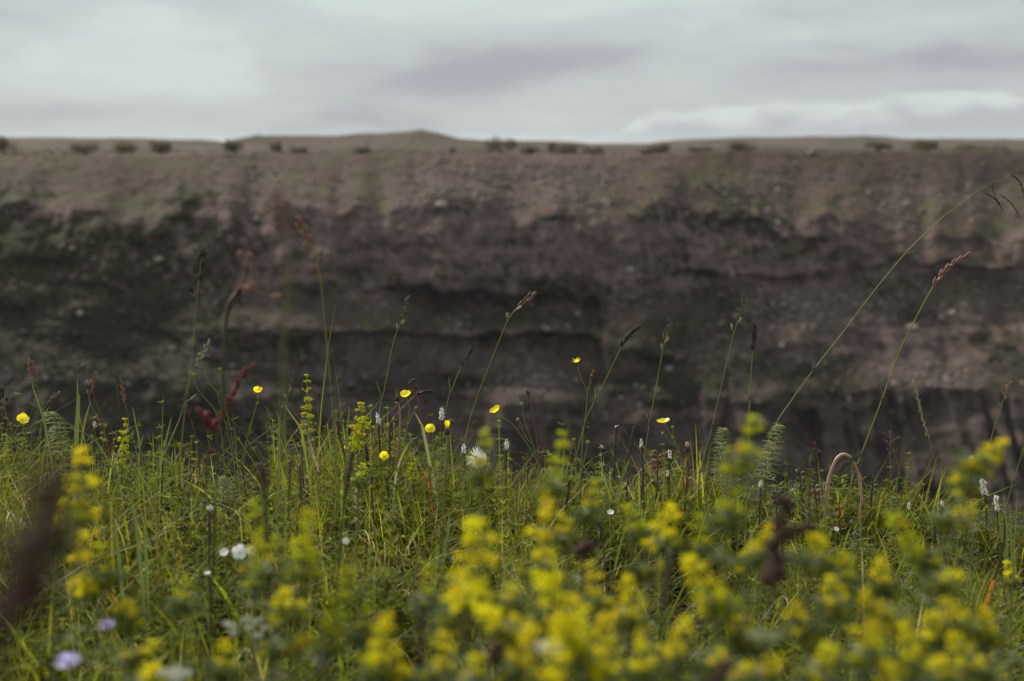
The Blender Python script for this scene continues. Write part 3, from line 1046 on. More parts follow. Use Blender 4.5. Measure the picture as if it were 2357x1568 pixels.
def mesh_of(name, v, f, mat, smooth=True):
    me = bpy.data.meshes.new(name)
    me.from_pydata(np.asarray(v, float).tolist(), [], [tuple(int(i) for i in g) for g in f])
    me.polygons.foreach_set('use_smooth', [smooth] * len(me.polygons))
    me.update()
    me.materials.append(mat)
    return me


def with_mat(me, mat):
    c = me.copy()
    c.materials[0] = mat
    return c


# --- shared small shapes, +Z is the way they grow
def spikelet_mesh(mat, L=0.0075, r=0.0011):
    """overlapping pointed scales"""
    b = MB()
    for k in range(4):
        z0 = L * 0.16 * k
        l = L * (1 - 0.12 * k)
        s = (-1 if k % 2 else 1)
        p = [(0, 0, z0), (s * r * .7, 0, z0 + l * .22), (s * r * .9, 0, z0 + l * .5), (s * r * 1.15, 0, z0 + l * .8), (s * r * 1.2, 0, z0 + l)]
        b.add(*tube(p, [r * .35, r, r * .95, r * .5, r * .05], 5, False))
    return mesh_of('spikelet', np.concatenate(b.v), b.f, mat)


SPK = {k: spikelet_mesh(M[k]) for k in ('husk', 'husk_dark', 'husk_pale', 'husk_pink', 'husk_green')}


def petal_mesh(mat, L=0.0095, Wd=0.0098, cup=0.75, notch=0.06, nu=5, nv=5):
    v, f = [], []
    for i in range(nu):
        t = i / (nu - 1)
        half = Wd / 2 * (0.18 + 0.82 * math.sin(min(1, t * 1.12) * math.pi / 2) ** 0.9) * (1 if t < .8 else math.sqrt(max(0, 1 - ((t - .8) / .2) ** 2 * .72)))
        for j in range(nv):
            s = j / (nv - 1) * 2 - 1
            r = L * t * (1 - notch * (1 - abs(s)) * (t > .9) - 0.10 * s * s * t)
            ang = cup * (0.25 + 0.75 * t)
            v.append((s * half, r * math.cos(ang), r * math.sin(ang) + 0.12 * half * s * s))
    for i in range(nu - 1):
        for j in range(nv - 1):
            a = i * nv + j
            f.append((a, a + 1, a + nv + 1, a + nv))
    return mesh_of('petal', v, f, mat)


PETAL = [petal_mesh(M['yellow'], cup=c) for c in (0.35, 0.62, 0.95)]
WPETAL = petal_mesh(M['white'], 0.009, 0.0075, 0.3, 0.1)


def ball_cluster(name, mat, n, R, r, squash=1.0, seed=0):
    rg = np.random.default_rng(seed)
    b = MB()
    V0, F0 = ICO0
    for i in range(n):
        d = rg.standard_normal(3); d /= np.linalg.norm(d)
        c = d * R * rg.random() ** .4 * np.array([1, 1, squash])
        b.add(V0 * r * (0.7 + 0.6 * rg.random()) + c, F0)
    return mesh_of(name, np.concatenate(b.v), b.f, mat)


def stamens_mesh(mat):
    b = MB()
    for k in range(26):
        a = random.uniform(0, 6.28); t = random.uniform(.1, .8)
        e = np.array([math.cos(a) * math.sin(t), math.sin(a) * math.sin(t), math.cos(t)]) * 0.0038
        b.add(*tube([(0, 0, 0), e * .6, e], [.00018, .00018, .0005], 4))
    V0, F0 = ICO0
    b.add(V0 * 0.0014 + np.array([0, 0, .0012]), F0)
    return mesh_of('stamens', np.concatenate(b.v), b.f, mat)


STAMENS = stamens_mesh(M['yellow'])


def sepals_mesh(mat, L=0.004, n=5, up=0.3):
    b = MB()
    for k in range(n):
        a = k * 6.283 / n
        d = np.array([math.cos(a), math.sin(a), up]); d /= np.linalg.norm(d)
        s = np.array([-math.sin(a), math.cos(a), 0]) * L * .25
        b.add([(0, 0, 0), d * L * .5 + s, d * L, d * L * .5 - s], [(0, 1, 2, 3)])
    return mesh_of('sepals', np.concatenate(b.v), b.f, mat)


SEPALS = sepals_mesh(M['stem_green'])


def floret_cluster(seed, mat, n=210, R=0.0085, sq=0.62):
    """many four-petalled florets on the tips of a small branching spray"""
    rg = np.random.default_rng(seed)
    b = MB()
    lobes = rg.standard_normal((11, 3)) * np.array([R * .72, R * .72, R * .5])
    for i in range(n):
        c = lobes[rg.integers(11)] + rg.standard_normal(3) * np.array([R * .19, R * .19, R * .16])
        nrm = c / (np.linalg.norm(c) + 1e-9) + rg.standard_normal(3) * .5 + np.array([0, 0, .35])
        nrm /= np.linalg.norm(nrm)
        u = np.cross(nrm, rg.standard_normal(3)); u /= np.linalg.norm(u)
        w = np.cross(nrm, u)
        s = 0.0016 * (0.8 + .5 * rg.random())
        vv, ff = [c], []
        for k in range(4):
            a = k * math.pi / 2
            d = math.cos(a) * u + math.sin(a) * w
            e = -math.sin(a) * u + math.cos(a) * w
            vv += [c + d * s * .6 + e * s * .32 + nrm * s * .1, c + d * s * 1.15 - nrm * s * .1, c + d * s * .6 - e * s * .32 + nrm * s * .1]
            j = 1 + 3 * k
            ff.append((0, j, j + 1, j + 2))
        b.add(vv, ff)
    for l in lobes:
        b.add(*tube([(0, 0, -R * .4), l * .5, l], [.0003, .00025, .0002], 4))
    return mesh_of('flower_cluster', np.concatenate(b.v), b.f, mat, False)


CLUST = [floret_cluster(300 + i, M['bedstraw']) for i in range(5)]
CLUST_BUD = [with_mat(c, M['bedstraw_bud']) for c in CLUST[:3]]
CLUST_OLD = [with_mat(c, M['bedstraw_old']) for c in CLUST[:3]]


def whorl_leaves(path, f0, f1, n, per, L, wl, mat, name, root, droop=0.1):
    """whorls of narrow leaves up a stem, joined (too small to tell apart)"""
    b = MB()
    for k in range(n):
        f = f0 + (f1 - f0) * k / max(1, n - 1)
        i = f * (len(path) - 1)
        c = path[int(i)] * (1 - i % 1) + path[min(int(i) + 1, len(path) - 1)] * (i % 1)
        a0 = random.uniform(0, 6.28)
        for j in range(per):
            a = a0 + j * 6.283 / per + random.gauss(0, .15)
            u = random.gauss(0.15, .25)
            d = np.array([math.cos(a) * math.cos(u), math.sin(a) * math.cos(u), math.sin(u)])
            s = np.array([-math.sin(a), math.cos(a), 0]) * wl
            l = L * random.uniform(.7, 1.15)
            b.add([c, c + d * l * .5 + s, c + d * l + np.array([0, 0, -droop * l]), c + d * l * .5 - s], [(0, 1, 2, 3)])
    o = b.build(name, mat, root, root.location, False)
    o['kind'] = 'stuff'
    return o


def point_on(path, f):
    i = np.clip(f, 0, 1) * (len(path) - 1)
    k = min(int(i), len(path) - 2)
    p = path[k] * (1 - (i - k)) + path[k + 1] * (i - k)
    d = path[k + 1] - path[k]
    return p, d / (np.linalg.norm(d) + 1e-12)


def stem(root, path, r0, r1, mat, name='stem', n=6):
    v, f = tube(path, np.linspace(r0, r1, len(path)), n)
    return mesh_obj(name, v - np.array(root.location), f, mat, root, True)


def frac_of_py(path, Y, py):
    """where along the path the sight line py is crossed, searching from the top"""
    z = EYE + Y * float(slope_of(py))
    for i in range(len(path) - 1, 0, -1):
        if path[i - 1][2] <= z <= path[i][2]:
            return (i - 1 + (z - path[i - 1][2]) / (path[i][2] - path[i - 1][2] + 1e-9)) / (len(path) - 1)
    return 0.9


def nearer(Y):
    if Y < 0.5:
        return Y
    return Y * (0.74 if Y < 1.5 else 1.0) if Y < 1.5 or Y > 1.75 else Y * .9


def leaf_blade(root, base, d, L, wd, mat, curl=.25, name='leaf'):
    d = np.array(d, float); d /= np.linalg.norm(d)
    s = np.cross(d, [0, 0, 1]); s /= np.linalg.norm(s) + 1e-9
    v, f = [], []
    k = 6
    for i in range(k):
        t = i / (k - 1)
        c = np.array(base) + d * L * t + np.array([0, 0, -curl * L * t * t])
        h = wd * math.sin(math.pi * (0.08 + .92 * t)) ** .7 if i < k - 1 else wd * .03
        up = np.array([0, 0, h * .35])
        v += [c + s * h + up, c, c - s * h + up]
    for i in range(k - 1):
        a = 3 * i
        f += [(a, a + 1, a + 4, a + 3), (a + 1, a + 2, a + 5, a + 4)]
    return mesh_obj(name, np.array(v) - np.array(root.location), f, mat, root, True)


# ------------------------------------------------------------------ tall grass stems with seed heads
def grass_stem(label, pts, Y, py_head, style, husk='husk', r=0.0009, n=9, size=1.0, dY=None, mat='stem_green', leaf_at=None):
    path = stem_path(pts, Y, dY)
    root = plant('flowering_grass', label, 'flowering grass', path[0], 'flowering grass stems on the rim')
    root['kind'] = 'thing'
    stem(root, path, r * 1.1, r * .6, M[mat])
    f0 = frac_of_py(path, Y, py_head)
    s = size * 1.55
    if style == 'narrow':                   # slim head, scales pressed to the stalk
        for k in range(n):
            f = f0 + (1 - f0) * k / n
            p, d = point_on(path, f)
            sd = np.array([1, 0, 0]) * (1 if k % 2 else -1)
            put('spikelet', SPK[husk], root, p + sd * .0006, d + sd * .16, s * (1.1 - .3 * k / n))
    elif style == 'open':                   # a few spikelets on short side stalks
        for k in range(n):
            f = f0 + (1 - f0) * (k / n) ** .8
            p, d = point_on(path, f)
            sgn = 1 if k % 2 else -1
            sd = np.array([sgn * random.uniform(.25, .55), random.uniform(-.4, .4), 0.0])
            l = .0042 * s * (1.3 - k / n)
            q = p + (d * .9 + sd) * l
            b = mesh_obj('stalk', *[(lambda v, f_: (v - np.array(root.location), f_))(*tube([p, q], [.00028 * s, .0002 * s], 4))][0], M[mat], root, True)
            put('spikelet', SPK['husk_pale' if (k < 2 and husk == 'husk') else husk], root, q, d + sd * .8, s * random.uniform(.85, 1.1))
        p, d = point_on(path, 1)
        put('spikelet', SPK[husk], root, p, d, s)
    elif style == 'dense':                  # long pale spike
        for k in range(n):
            f = f0 + (1 - f0) * k / n
            p, d = point_on(path, f)
            sd = np.array([math.cos(k * 2.4), math.sin(k * 2.4), 0])
            put('spikelet', SPK[husk], root, p + sd * .0005, d + sd * .22, s * .62)
    for q, fj in enumerate((.30 + .1 * random.random(), .55 + .1 * random.random())):
        p, d = point_on(path, fj * f0)
        v, fc = tube([p - d * .0035, p, p + d * .0035], [r * 1.0, r * 1.7, r * .9], 6)
        mesh_obj('node', v - np.array(root.location), fc, M['husk' if q else 'stem_dark'], root, True)
        if random.random() < .6:
            sgn = random.choice((-1, 1))
            leaf_blade(root, p, d + np.array([sgn * .45, random.uniform(-.3, .3), 0]), random.uniform(.025, .05), .0011, M['leaf'], .25)
    if leaf_at:
        (lx0, ly0), (lx1, ly1) = leaf_at
        a, b_ = at(lx0, ly0, Y), at(lx1, ly1, Y)
        m = a * .5 + b_ * .5 + np.array([0, 0, .001])
        up = np.array([0, .0012, .0012])
        v = np.array([a - up * .3, a + up * .3, m + up, m - up, b_]) - np.array(root.location)
        mesh_obj('leaf', v, [(0, 1, 2, 3), (3, 2, 4)], M['leaf'], root)
    return root, path


grass_stem('slender grass stem with pale bracts under its head, rising behind the dark dandelion remnant', [(938, 693), (921, 745), (905, 790), (886, 890), (872, 955)], 2.32, 765, 'open', n=7, size=.78)
grass_stem('grass stem with short black narrow head between two taller stems near the bistorts', [(1090, 797), (1078, 818), (1060, 848), (1042, 892), (1028, 935)], 2.32, 843, 'narrow', 'husk_dark', n=9, size=.8)
grass_stem('grass stem bending over with feathery green-brown spikelets above the buttercup seed heads', [(1221, 683), (1200, 702), (1172, 732), (1135, 820), (1098, 915), (1073, 1000)], 2.32, 742, 'open', 'husk', n=8, size=1.0)
grass_stem('grass stem with sleek dark narrow head beside the two-headed hawkbit', [(1468, 754), (1447, 772), (1432, 795), (1400, 862), (1368, 925), (1343, 985)], 2.30, 800, 'narrow', 'husk_dark', n=10, size=1.0)
grass_stem('straight grass stem with tight brown spikelets between hawkbit and yellow cup flower', [(1541, 757), (1530, 785), (1521, 830), (1505, 920), (1488, 1020)], 2.30, 812, 'open', 'husk', n=7, size=.85)
grass_stem('tall straight grass stem with pale side spikelets rising past the first horsetail', [(1710, 688), (1700, 735), (1688, 770), (1660, 890), (1635, 1000), (1616, 1070)], 2.30, 768, 'open', 'husk', n=8, size=.85)
grass_stem('slightly blurred grass stem with dark beaded head above the two horsetails', [(1738, 750), (1735, 790), (1730, 840), (1727, 900), (1724, 965)], 1.95, 808, 'narrow', 'husk_dark', n=9, size=.85, r=.0010)
grass_stem('thicker grass stem with reddish spikelets leaning over the pink looped stalk', [(2229, 586), (2190, 610), (2158, 645), (2120, 710), (2075, 800), (2030, 920), (1985, 1040), (1960, 1110)], 2.22, 660, 'narrow', 'husk_pink', n=11, size=1.15, r=.0013)
grass_stem('short grass stem with long straw-coloured spike leaning away from the loop', [(2104, 880), (2110, 905), (2120, 950), (2136, 1005), (2152, 1060), (2178, 1130)], 2.28, 1012, 'dense', 'husk_pale', n=26, size=1.0)
grass_stem('small grass stem with pinkish open spikelets near the picture edge', [(2323, 888), (2312, 912), (2302, 945), (2287, 990), (2268, 1060)], 2.30, 945, 'open', 'husk_pink', n=6, size=.7)
grass_stem('bare grass stalk leaning out of the picture edge beside the white bistorts', [(2376, 975), (2357, 1030), (2335, 1100), (2318, 1160)], 2.25, 990, 'narrow', 'husk_green', n=5, size=.8)
grass_stem('blurred tall grass stem with loose pale and brown spikelets left of the central cliff', [(692, 516), (708, 548), (725, 585), (737, 640), (750, 770), (764, 920), (774, 1060)], 1.55, 645, 'open', 'husk_pink', n=8, size=.95, r=.0009)
grass_stem('blurred grass stem with few dark spreading spikelets beside the thick dark stalk', [(464, 592), (459, 630), (453, 690), (446, 770), (434, 890), (420, 1000)], 1.72, 690, 'open', 'husk_dark', n=6, size=.95, r=.0008)
grass_stem('faint pale grass panicle behind the trio of green seed heads', [(478, 790), (463, 820), (446, 850), (428, 900), (415, 960)], 2.75, 872, 'open', 'husk_pale', n=8, size=.8)
grass_stem('thin black grass stalk leaning beside the dark red dock', [(541, 768), (530, 805), (518, 850), (507, 900), (500, 960)], 2.2, 800, 'narrow', 'husk_dark', n=5, size=.55, mat='stem_dark')
grass_stem('reddish bristly grass head over the first horsetail at the meadow\'s tall end', [(72, 842), (80, 868), (86, 892), (97, 930), (103, 990)], 2.3, 895, 'open', 'husk_pink', n=6, size=1.1)
grass_stem('small brown grass panicle leaning over the tall blades near the meadow\'s tall end', [(219, 866), (213, 890), (205, 920), (225, 962), (240, 1000)], 2.32, 915, 'open', 'husk_pink', n=7, size=.75)
grass_stem('low blurred brown grass panicle between the bristly head and the tall blades', [(130, 908), (115, 922), (102, 940), (95, 980)], 2.6, 940, 'open', 'husk_pink', n=6, size=.7)
grass_stem('wiry grass stem with sparse brown spikelets next to the sharp bedstraw spike', [(674, 868), (666, 895), (660, 930), (656, 965), (650, 1010)], 2.3, 925, 'open', 'husk', n=6, size=.7)
grass_stem('grass stem with one dark horizontal spikelet crossing behind the dandelion remnant', [(990, 900), (962, 908), (935, 930), (905, 965), (885, 1010)], 2.34, 912, 'narrow', 'husk_dark', n=6, size=.9)
grass_stem('pale blurred grass head behind the small sharp bistort spike', [(279, 872), (283, 905), (290, 940), (293, 985)], 2.9, 930, 'narrow', 'husk_pink', n=7, size=1.0)
grass_stem('greenish brown grass head at the very edge above the orange buttercup', [(2, 905), (8, 928), (14, 955), (30, 1000)], 2.3, 945, 'open', 'husk_dark', n=6, size=.9)


def drooping_stem():
    Y = 2.30
    pts = [(2262, 438), (2240, 448), (2180, 492), (2130, 537), (2078, 590), (2010, 672), (1940, 765), (1870, 855), (1820, 925), (1782, 985)]
    path = stem_path(pts, Y)
    root = plant('flowering_grass', 'longest grass stem arching across the gorge with drooping dark tassels', 'flowering grass', path[0], 'flowering grass stems on the rim')
    root['kind'] = 'thing'
    stem(root, path, .0011, .0005, M['stem_green'])
    for T in ([(2249, 443), (2268, 445), (2287, 456), (2300, 470)], [(2262, 434), (2274, 428), (2284, 430), (2292, 456), (2301, 471), (2310, 489)], [(2264, 432), (2293, 443), (2312, 455), (2327, 468), (2336, 481), (2343, 492)]):
        tp = catmull(np.array([at(p[0], p[1], Y) for p in T]), 6)
        stem(root, tp, .00035, .00025, M['stem_green'], 'branch', 4)
        for k in range(16):
            p, d = point_on(tp, .28 + .72 * k / 16)
            sd = np.array([math.cos(k * 2.4), math.sin(k * 2.4), 0.3])
            put('spikelet', SPK['husk_dark' if k % 3 else 'husk'], root, p, d + sd * .35, .55)
    T2 = [(2235, 449), (2270, 425), (2310, 413), (2325, 403), (2345, 417), (2356, 443)]
    tp = catmull(np.array([at(p[0], p[1], Y + .01) for p in T2]), 6)
    stem(root, tp, .00035, .00025, M['stem_green'], 'branch', 4)
    for k in range(16):
        p, d = point_on(tp, .62 + .38 * k / 16)
        sd = np.array([math.cos(k * 2.4), math.sin(k * 2.4), 0.3])
        put('spikelet', SPK['husk_dark'], root, p, d + sd * .35, .6)
    a, b_ = at(2079, 588, Y), at(2116, 574, Y)
    m = a * .55 + b_ * .45 + np.array([0, 0, .0006])
    u = np.array([0, .001, .0013])
    mesh_obj('leaf', np.array([a - u * .3, a + u * .3, m + u, m - u, b_]) - np.array(root.location), [(0, 1, 2, 3), (3, 2, 4)], M['leaf'], root)
    n_ = at(1873, 848, Y)
    v, f = tube([n_ + np.array([-.003, 0, -.004]), n_, n_ + np.array([.003, 0, .004])], [.001, .0017, .001], 6)
    mesh_obj('node', v - np.array(root.location), f, M['husk_dark'], root, True)


drooping_stem()


def airy_panicle():
    Y = 2.3
    path = stem_path([(2050, 978), (2049, 1010), (2047, 1045), (2052, 1090), (2058, 1150)], Y)
    root = plant('flowering_grass', 'hair-thin grass stem with airy pink dots of seed beside the looped stalk', 'flowering grass', path[0], 'flowering grass stems on the rim')
    root['kind'] = 'thing'
    stem(root, path, .0005, .0002, M['husk_pink'])
    for x, y in ((2050, 980), (2040, 985), (2057, 984), (2036, 998), (2046, 996), (2052, 996), (2064, 1008), (2034, 1013), (2042, 1017), (2052, 1010), (2058, 1014), (2068, 1008), (2043, 1035), (2056, 1036), (2062, 1037), (2053, 1020), (2048, 1016)):
        p = at(x, y, Y + random.uniform(-.01, .01))
        a, _ = point_on(path, frac_of_py(path, Y, y + 12))
        v, f = tube([a, a * .5 + p * .5 + np.array([0, 0, .001]), p], [.0002, .00015, .00012], 4)
        mesh_obj('branch', v - np.array(root.location), f, M['husk_pink'], root, True)
        put('spikelet', SPK['husk_pink'], root, p, p - a, .42)


airy_panicle()


# ------------------------------------------------------------------ buttercups and their seed heads
def buttercup(label, head, rest, Y, n, size=1.0, cup=1, r=.0007, name='buttercup'):
    path = stem_path([head] + rest, Y)
    root = plant(name, label, 'buttercup', path[0], 'buttercups among the grass')
    stem(root, path, r * 1.3, r * .8, M['stem_green'])
    p = path[-1]
    n = np.array(n, float); n /= np.linalg.norm(n)
    q = quat(n, random.uniform(0, 1))
    for k in range(5):
        o = put('petal', PETAL[min(2, max(0, cup + random.choice((0, 0, 0, -1))))], root, p, n, 1.2 * size * random.uniform(.92, 1.06), 0)
        o.rotation_quaternion = q @ Quaternion((0, 0, 1), k * 6.283 / 5 + random.gauss(0, .08))
    put('stamens', STAMENS, root, p + n * .0006, n, size)
    put('sepals', SEPALS, root, p - n * .0004, n, size)
    return root, path


buttercup('cup-shaped buttercup standing alone near the dark red dock', (594, 903), [(592, 925), (584, 958), (570, 1000)], 2.25, (0, -.25, 1), .92, 2)
buttercup('ragged open buttercup in front of the dandelion remnant', (935, 912), [(942, 938), (938, 975), (930, 1030), (922, 1085)], 2.22, (-.25, -.35, 1), 1.0, 1)
buttercup('round buttercup turned to the camera beside the red-stemmed woodrush', (990, 988), [(985, 1012), (977, 1050), (965, 1090)], 2.22, (-.1, -.9, .55), .85, 1)
buttercup('buttercup tilted on a long arching stem above the fluffy seed clock', (1143, 947), [(1152, 958), (1178, 975), (1205, 1010), (1232, 1055), (1242, 1100)], 2.25, (-.55, -.2, .8), 1.1, 1)
buttercup('flat-opened buttercup on a forked stem before the dark gorge, next to the dandelion bud', (1527, 972), [(1540, 995), (1556, 1020), (1570, 1060), (1575, 1110)], 2.25, (-.15, -.15, 1), 1.0, 0)
buttercup('orange-yellow blurred buttercup at the tall-grass end of the meadow', (52, 968), [(58, 990), (70, 1030), (80, 1080)], 1.95, (.2, -.5, .8), .95, 1)
buttercup('pale low buttercup between two brown bistort spikes', (884, 1052), [(890, 1075), (895, 1110)], 2.2, (.1, -.8, .6), .85, 1)
buttercup('small low buttercup half hidden by a blurred bedstraw spike', (822, 1037), [(828, 1060), (832, 1100)], 2.3, (0, -.4, .9), .75, 1)
buttercup('little buttercup bud-like flower just above the half hidden low one', (831, 1024), [(836, 1050), (838, 1100)], 2.35, (0, -.2, 1), .4, 2)
buttercup('small pale yellow flower low in the turf at the foot of the brown spikes', (796, 1033), [(800, 1060), (803, 1100)], 2.3, (.2, -.5, .8), .42, 1)


def seed_ball(seed=0):
    rg = np.random.default_rng(seed)
    b = MB()
    for k in range(34):
        d = rg.standard_normal(3); d /= np.linalg.norm(d)
        if d[2] < -.75:
            continue
        c = d * .0019
        b.add(*tube([c * .4, c, c * 1.5, c * 1.95 + np.array([0, 0, .0002])], [.0007, .00085, .0004, .00008], 4))
    return mesh_of('seed_head', np.concatenate(b.v), b.f, M['seed_green'])


SEEDB = [seed_ball(i) for i in range(3)]


def fruit(label, heads, rest, Y, size=1.0):
    """a buttercup gone to seed: one or more green spiky balls on thin stalks that join below"""
    path = stem_path([heads[0]] + rest, Y)
    root = plant('buttercup_seed_head', label, 'seed head', path[0], 'green buttercup seed heads')
    stem(root, path, .0009, .0006, M['stem_green'])
    put('seed_head', SEEDB[0], root, path[-1], path[-1] - path[-3], size)
    for k, h in enumerate(heads[1:]):
        p = at(h[0], h[1], Y)
        j, _ = point_on(path, h[2] if len(h) > 2 else .6)
        br = catmull(np.array([j, j * .6 + p * .4 + np.array([(p - j)[0] * .12, 0, -.003]), j * .2 + p * .8, p]), 5)
        stem(root, br, .0007, .0005, M['stem_green'], 'branch')
        put('seed_head', SEEDB[(k + 1) % 3], root, p, br[-1] - br[-3], size)


fruit('tallest green seed ball on a wavy stem left of the dark red dock', [(459, 816)], [(467, 845), (480, 878), (500, 905), (512, 950), (525, 1000)], 2.28, 1.0)
fruit('green spiky seed ball on a bowed stem just below the tallest one', [(447, 863)], [(452, 890), (470, 915), (492, 940), (505, 975), (512, 1020)], 2.28, 1.0)
fruit('dark green seed ball close against the thick dark stalk', [(507, 850)], [(509, 880), (516, 930), (530, 985), (536, 1030)], 2.28, .9)
fruit('pair of low green seed balls beside the small white bistort', [(242, 980), (235, 997, .72)], [(240, 1005), (234, 1050), (231, 1090)], 2.24, .95)
fruit('green seed ball between the ragged buttercup and the red-stemmed woodrush', [(958, 938)], [(948, 958), (937, 985), (928, 1040)], 2.26, .8)
fruit('small round seed ball beside the white bistort below the dandelion remnant', [(908, 977)], [(915, 1000), (925, 1040), (933, 1080)], 2.26, .75)
fruit('pair of pale green seed balls above the arching buttercup stem', [(1201, 930), (1192, 965, .62)], [(1206, 965), (1222, 1010), (1236, 1055), (1245, 1100)], 2.26, .95)
fruit('bristly green seed ball with dark tip next to the small woodrush', [(1353, 1018)], [(1348, 1045), (1338, 1090), (1332, 1120)], 2.24, 1.05)
fruit('round green seed ball on a straight stem beside the bristly one', [(1321, 1012)], [(1325, 1045), (1326, 1090)], 2.25, .9)
fruit('tiny green seed ball on the short stem by the blurred bedstraw tip', [(1299, 1027)], [(1296, 1050), (1292, 1080)], 2.25, .55)
fruit('forked pair of green seed balls under the flat-opened buttercup', [(1548, 983), (1525, 997, .7), (1548, 1007, .75)], [(1552, 1015), (1563, 1040), (1570, 1090)], 2.25, .8)
fruit('green seed ball on the stem below the lone cup-shaped buttercup', [(593, 928)], [(586, 950), (576, 990), (566, 1030)], 2.25, .8)


# ------------------------------------------------------------------ bistorts: white florets above brown bulbils
def bistort(label, top, bottom, Y, white=.45, size=1.0, group='white and brown bistort spikes', lean=0, name='bistort'):
    Y = nearer(Y)
    rest = [((top[0] + bottom[0]) / 2, (top[1] + bottom[1]) / 2), bottom, (bottom[0] + (bottom[0] - top[0]) * .4, bottom[1] + 45)]
    path = stem_path([top] + rest, Y)
    root = plant(name, label, 'bistort', path[0], group)
    stem(root, path, .0011 * size, .0006 * size, M['stem_dark'])
    f0 = frac_of_py(path, Y, bottom[1])
    L = float(np.linalg.norm(at(*top, Y) - at(*bottom, Y)))
    V0, F0 = ICO0
    size = size * 1.0
    fl, bu = MB(), MB()
    m = max(10, int(L / .0011))
    for k in range(m):
        f = k / m
        p, d = point_on(path, f0 + (1 - f0) * f)
        a = k * 2.4
        o = np.array([math.cos(a), math.sin(a), 0.25])
        if f > 1 - white:
            taper = 1.0 if f < .9 else .7
            for q in range(3):
                if random.random() < .12:
                    continue
                a2 = a + q * 2.09 + random.gauss(0, .5)
                c = p + np.array([math.cos(a2), math.sin(a2), random.uniform(-.1, .6)]) * .0027 * size * taper * random.uniform(.55, 1.3)
                fl.add(V0 * np.array([.0011, .0011, .0016]) * size * random.uniform(.55, 1.3) * taper + c, F0)
        else:
            c = p + o * .0015 * size * (0.75 + .35 * math.sin(f * 3.1))
            bu.add(V0 * np.array([.0010, .0010, .0017]) * size * random.uniform(.75, 1.15) + c, F0)
    if fl.n:
        fl.build('florets', M['white'], root, root.location)
    if bu.n:
        bu.build('bulbils', M['bulbil'], root, root.location)


bistort('white-topped bistort with long brown lower spike beside the pale low buttercup', (869, 948), (876, 1060), 2.25, .26, 1.05)
bistort('white-topped bistort rising between the round buttercup and the shaggy yellow bud', (1016, 937), (1017, 992), 2.25, .56, 1.15)
bistort('small white-topped bistort touching the fluffy seed clock', (1067, 1022), (1070, 1075), 2.25, .40, .95)
bistort('white-topped bistort standing in the gap between seed clock and arching buttercup', (1166, 1010), (1165, 1072), 2.25, .42, 1.0)
bistort('tiny white-topped bistort beside the pair of low green seed balls', (218, 970), (218, 1005), 2.3, .4, .8)
bistort('bistort with two white tufts under the flat-opened buttercup', (1541, 1036), (1541, 1080), 2.27, .45, 1.0)
bistort('low white bistort tuft below the one with two tufts', (1536, 1082), (1538, 1120), 2.27, .4, .85)
bistort('white bistort hidden behind the leaning blurred bedstraw at the meadow\'s low end', (2236, 1050), (2232, 1090), 2.25, .75, 1.3)
bistort('largest white bistort at the meadow\'s low end beside the leaning bedstraw', (2261, 1103), (2268, 1152), 2.2, .8, 1.45)
bistort('white bistort growing against the largest one, greener at its foot', (2292, 1140), (2296, 1185), 2.2, .85, 1.1)
bistort('dwarf white bistort low in the turf past the pink loop', (2092, 1156), (2092, 1190), 2.25, .5, .8)
bistort('second dwarf white bistort in the turf before the largest one', (2168, 1152), (2168, 1195), 2.25, .35, .7)
bistort('half-opened bistort with cream buds beside the tall brown pair', (1476, 1010), (1480, 1090), 2.25, .25, 1.0)
bistort('white bistort tuft beside the second horsetail', (1752, 1105), (1750, 1140), 2.25, .5, .9)
bistort('tall brown bistort spike rising straight beside the bright green blades', (1419, 980), (1412, 1110), 2.25, .03, 1.15, 'brown bistort spikes gone to seed')
bistort('dark leaning bistort spike next to the half-opened cream one', (1460, 982), (1450, 1045), 2.25, 0, 1.15, 'brown bistort spikes gone to seed')
bistort('brown bistort spike curving over beside the blurred bedstraw with wide whorls', (774, 968), (792, 1045), 2.25, 0, 1.1, 'brown bistort spikes gone to seed')
bistort('straight brown bistort spike touching the pale low buttercup', (897, 992), (896, 1090), 2.25, 0, 1.0, 'brown bistort spikes gone to seed')
bistort('brown bistort spike with green lower half near the two low seed balls', (268, 886), (275, 935), 2.3, 0, .8, 'brown bistort spikes gone to seed')
bistort('blurred reddish brown bistort spike under the pale low buttercup', (842, 1022), (853, 1110), 2.0, 0, 1.25, 'brown bistort spikes gone to seed')
bistort('blurred brown bistort spike at the foot of the sharp bedstraw spike', (668, 1060), (666, 1120), 1.9, 0, 1.1, 'brown bistort spikes gone to seed')
bistort('blurred black bistort spike beside the brown one under the sharp bedstraw', (690, 1070), (694, 1150), 1.75, 0, 1.0, 'brown bistort spikes gone to seed')
bistort('heavily blurred short dark spike below the lone cup buttercup', (602, 1068), (608, 1115), 1.45, 0, 1.6, 'brown bistort spikes gone to seed')
bistort('blurred dark spike slanting under the wide-whorled bedstraw', (812, 1040), (796, 1135), 1.7, 0, 1.2, 'brown bistort spikes gone to seed')
bistort('brown bistort spike in front of the turf beneath the shaggy yellow bud', (890, 1096), (893, 1140), 2.1, 0, 1.0, 'brown bistort spikes gone to seed')
bistort('white-tipped brown spike standing over the three white flowers', (483, 1165), (482, 1250), 1.75, .12, 1.2, 'brown bistort spikes gone to seed')
bistort('dark spike low in the turf beside the tall tilted blades at the meadow\'s tall end', (375, 1062), (372, 1130), 2.0, 0, .9, 'brown bistort spikes gone to seed')
bistort('fat brown spike emerging from turf under the pair of round seed balls', (1311, 1105), (1304, 1160), 2.0, 0, 1.3, 'brown bistort spikes gone to seed')
bistort('dark spike beside the half-opened cream bistort, lower in the turf', (1482, 1080), (1476, 1150), 2.1, 0, 1.0, 'brown bistort spikes gone to seed')
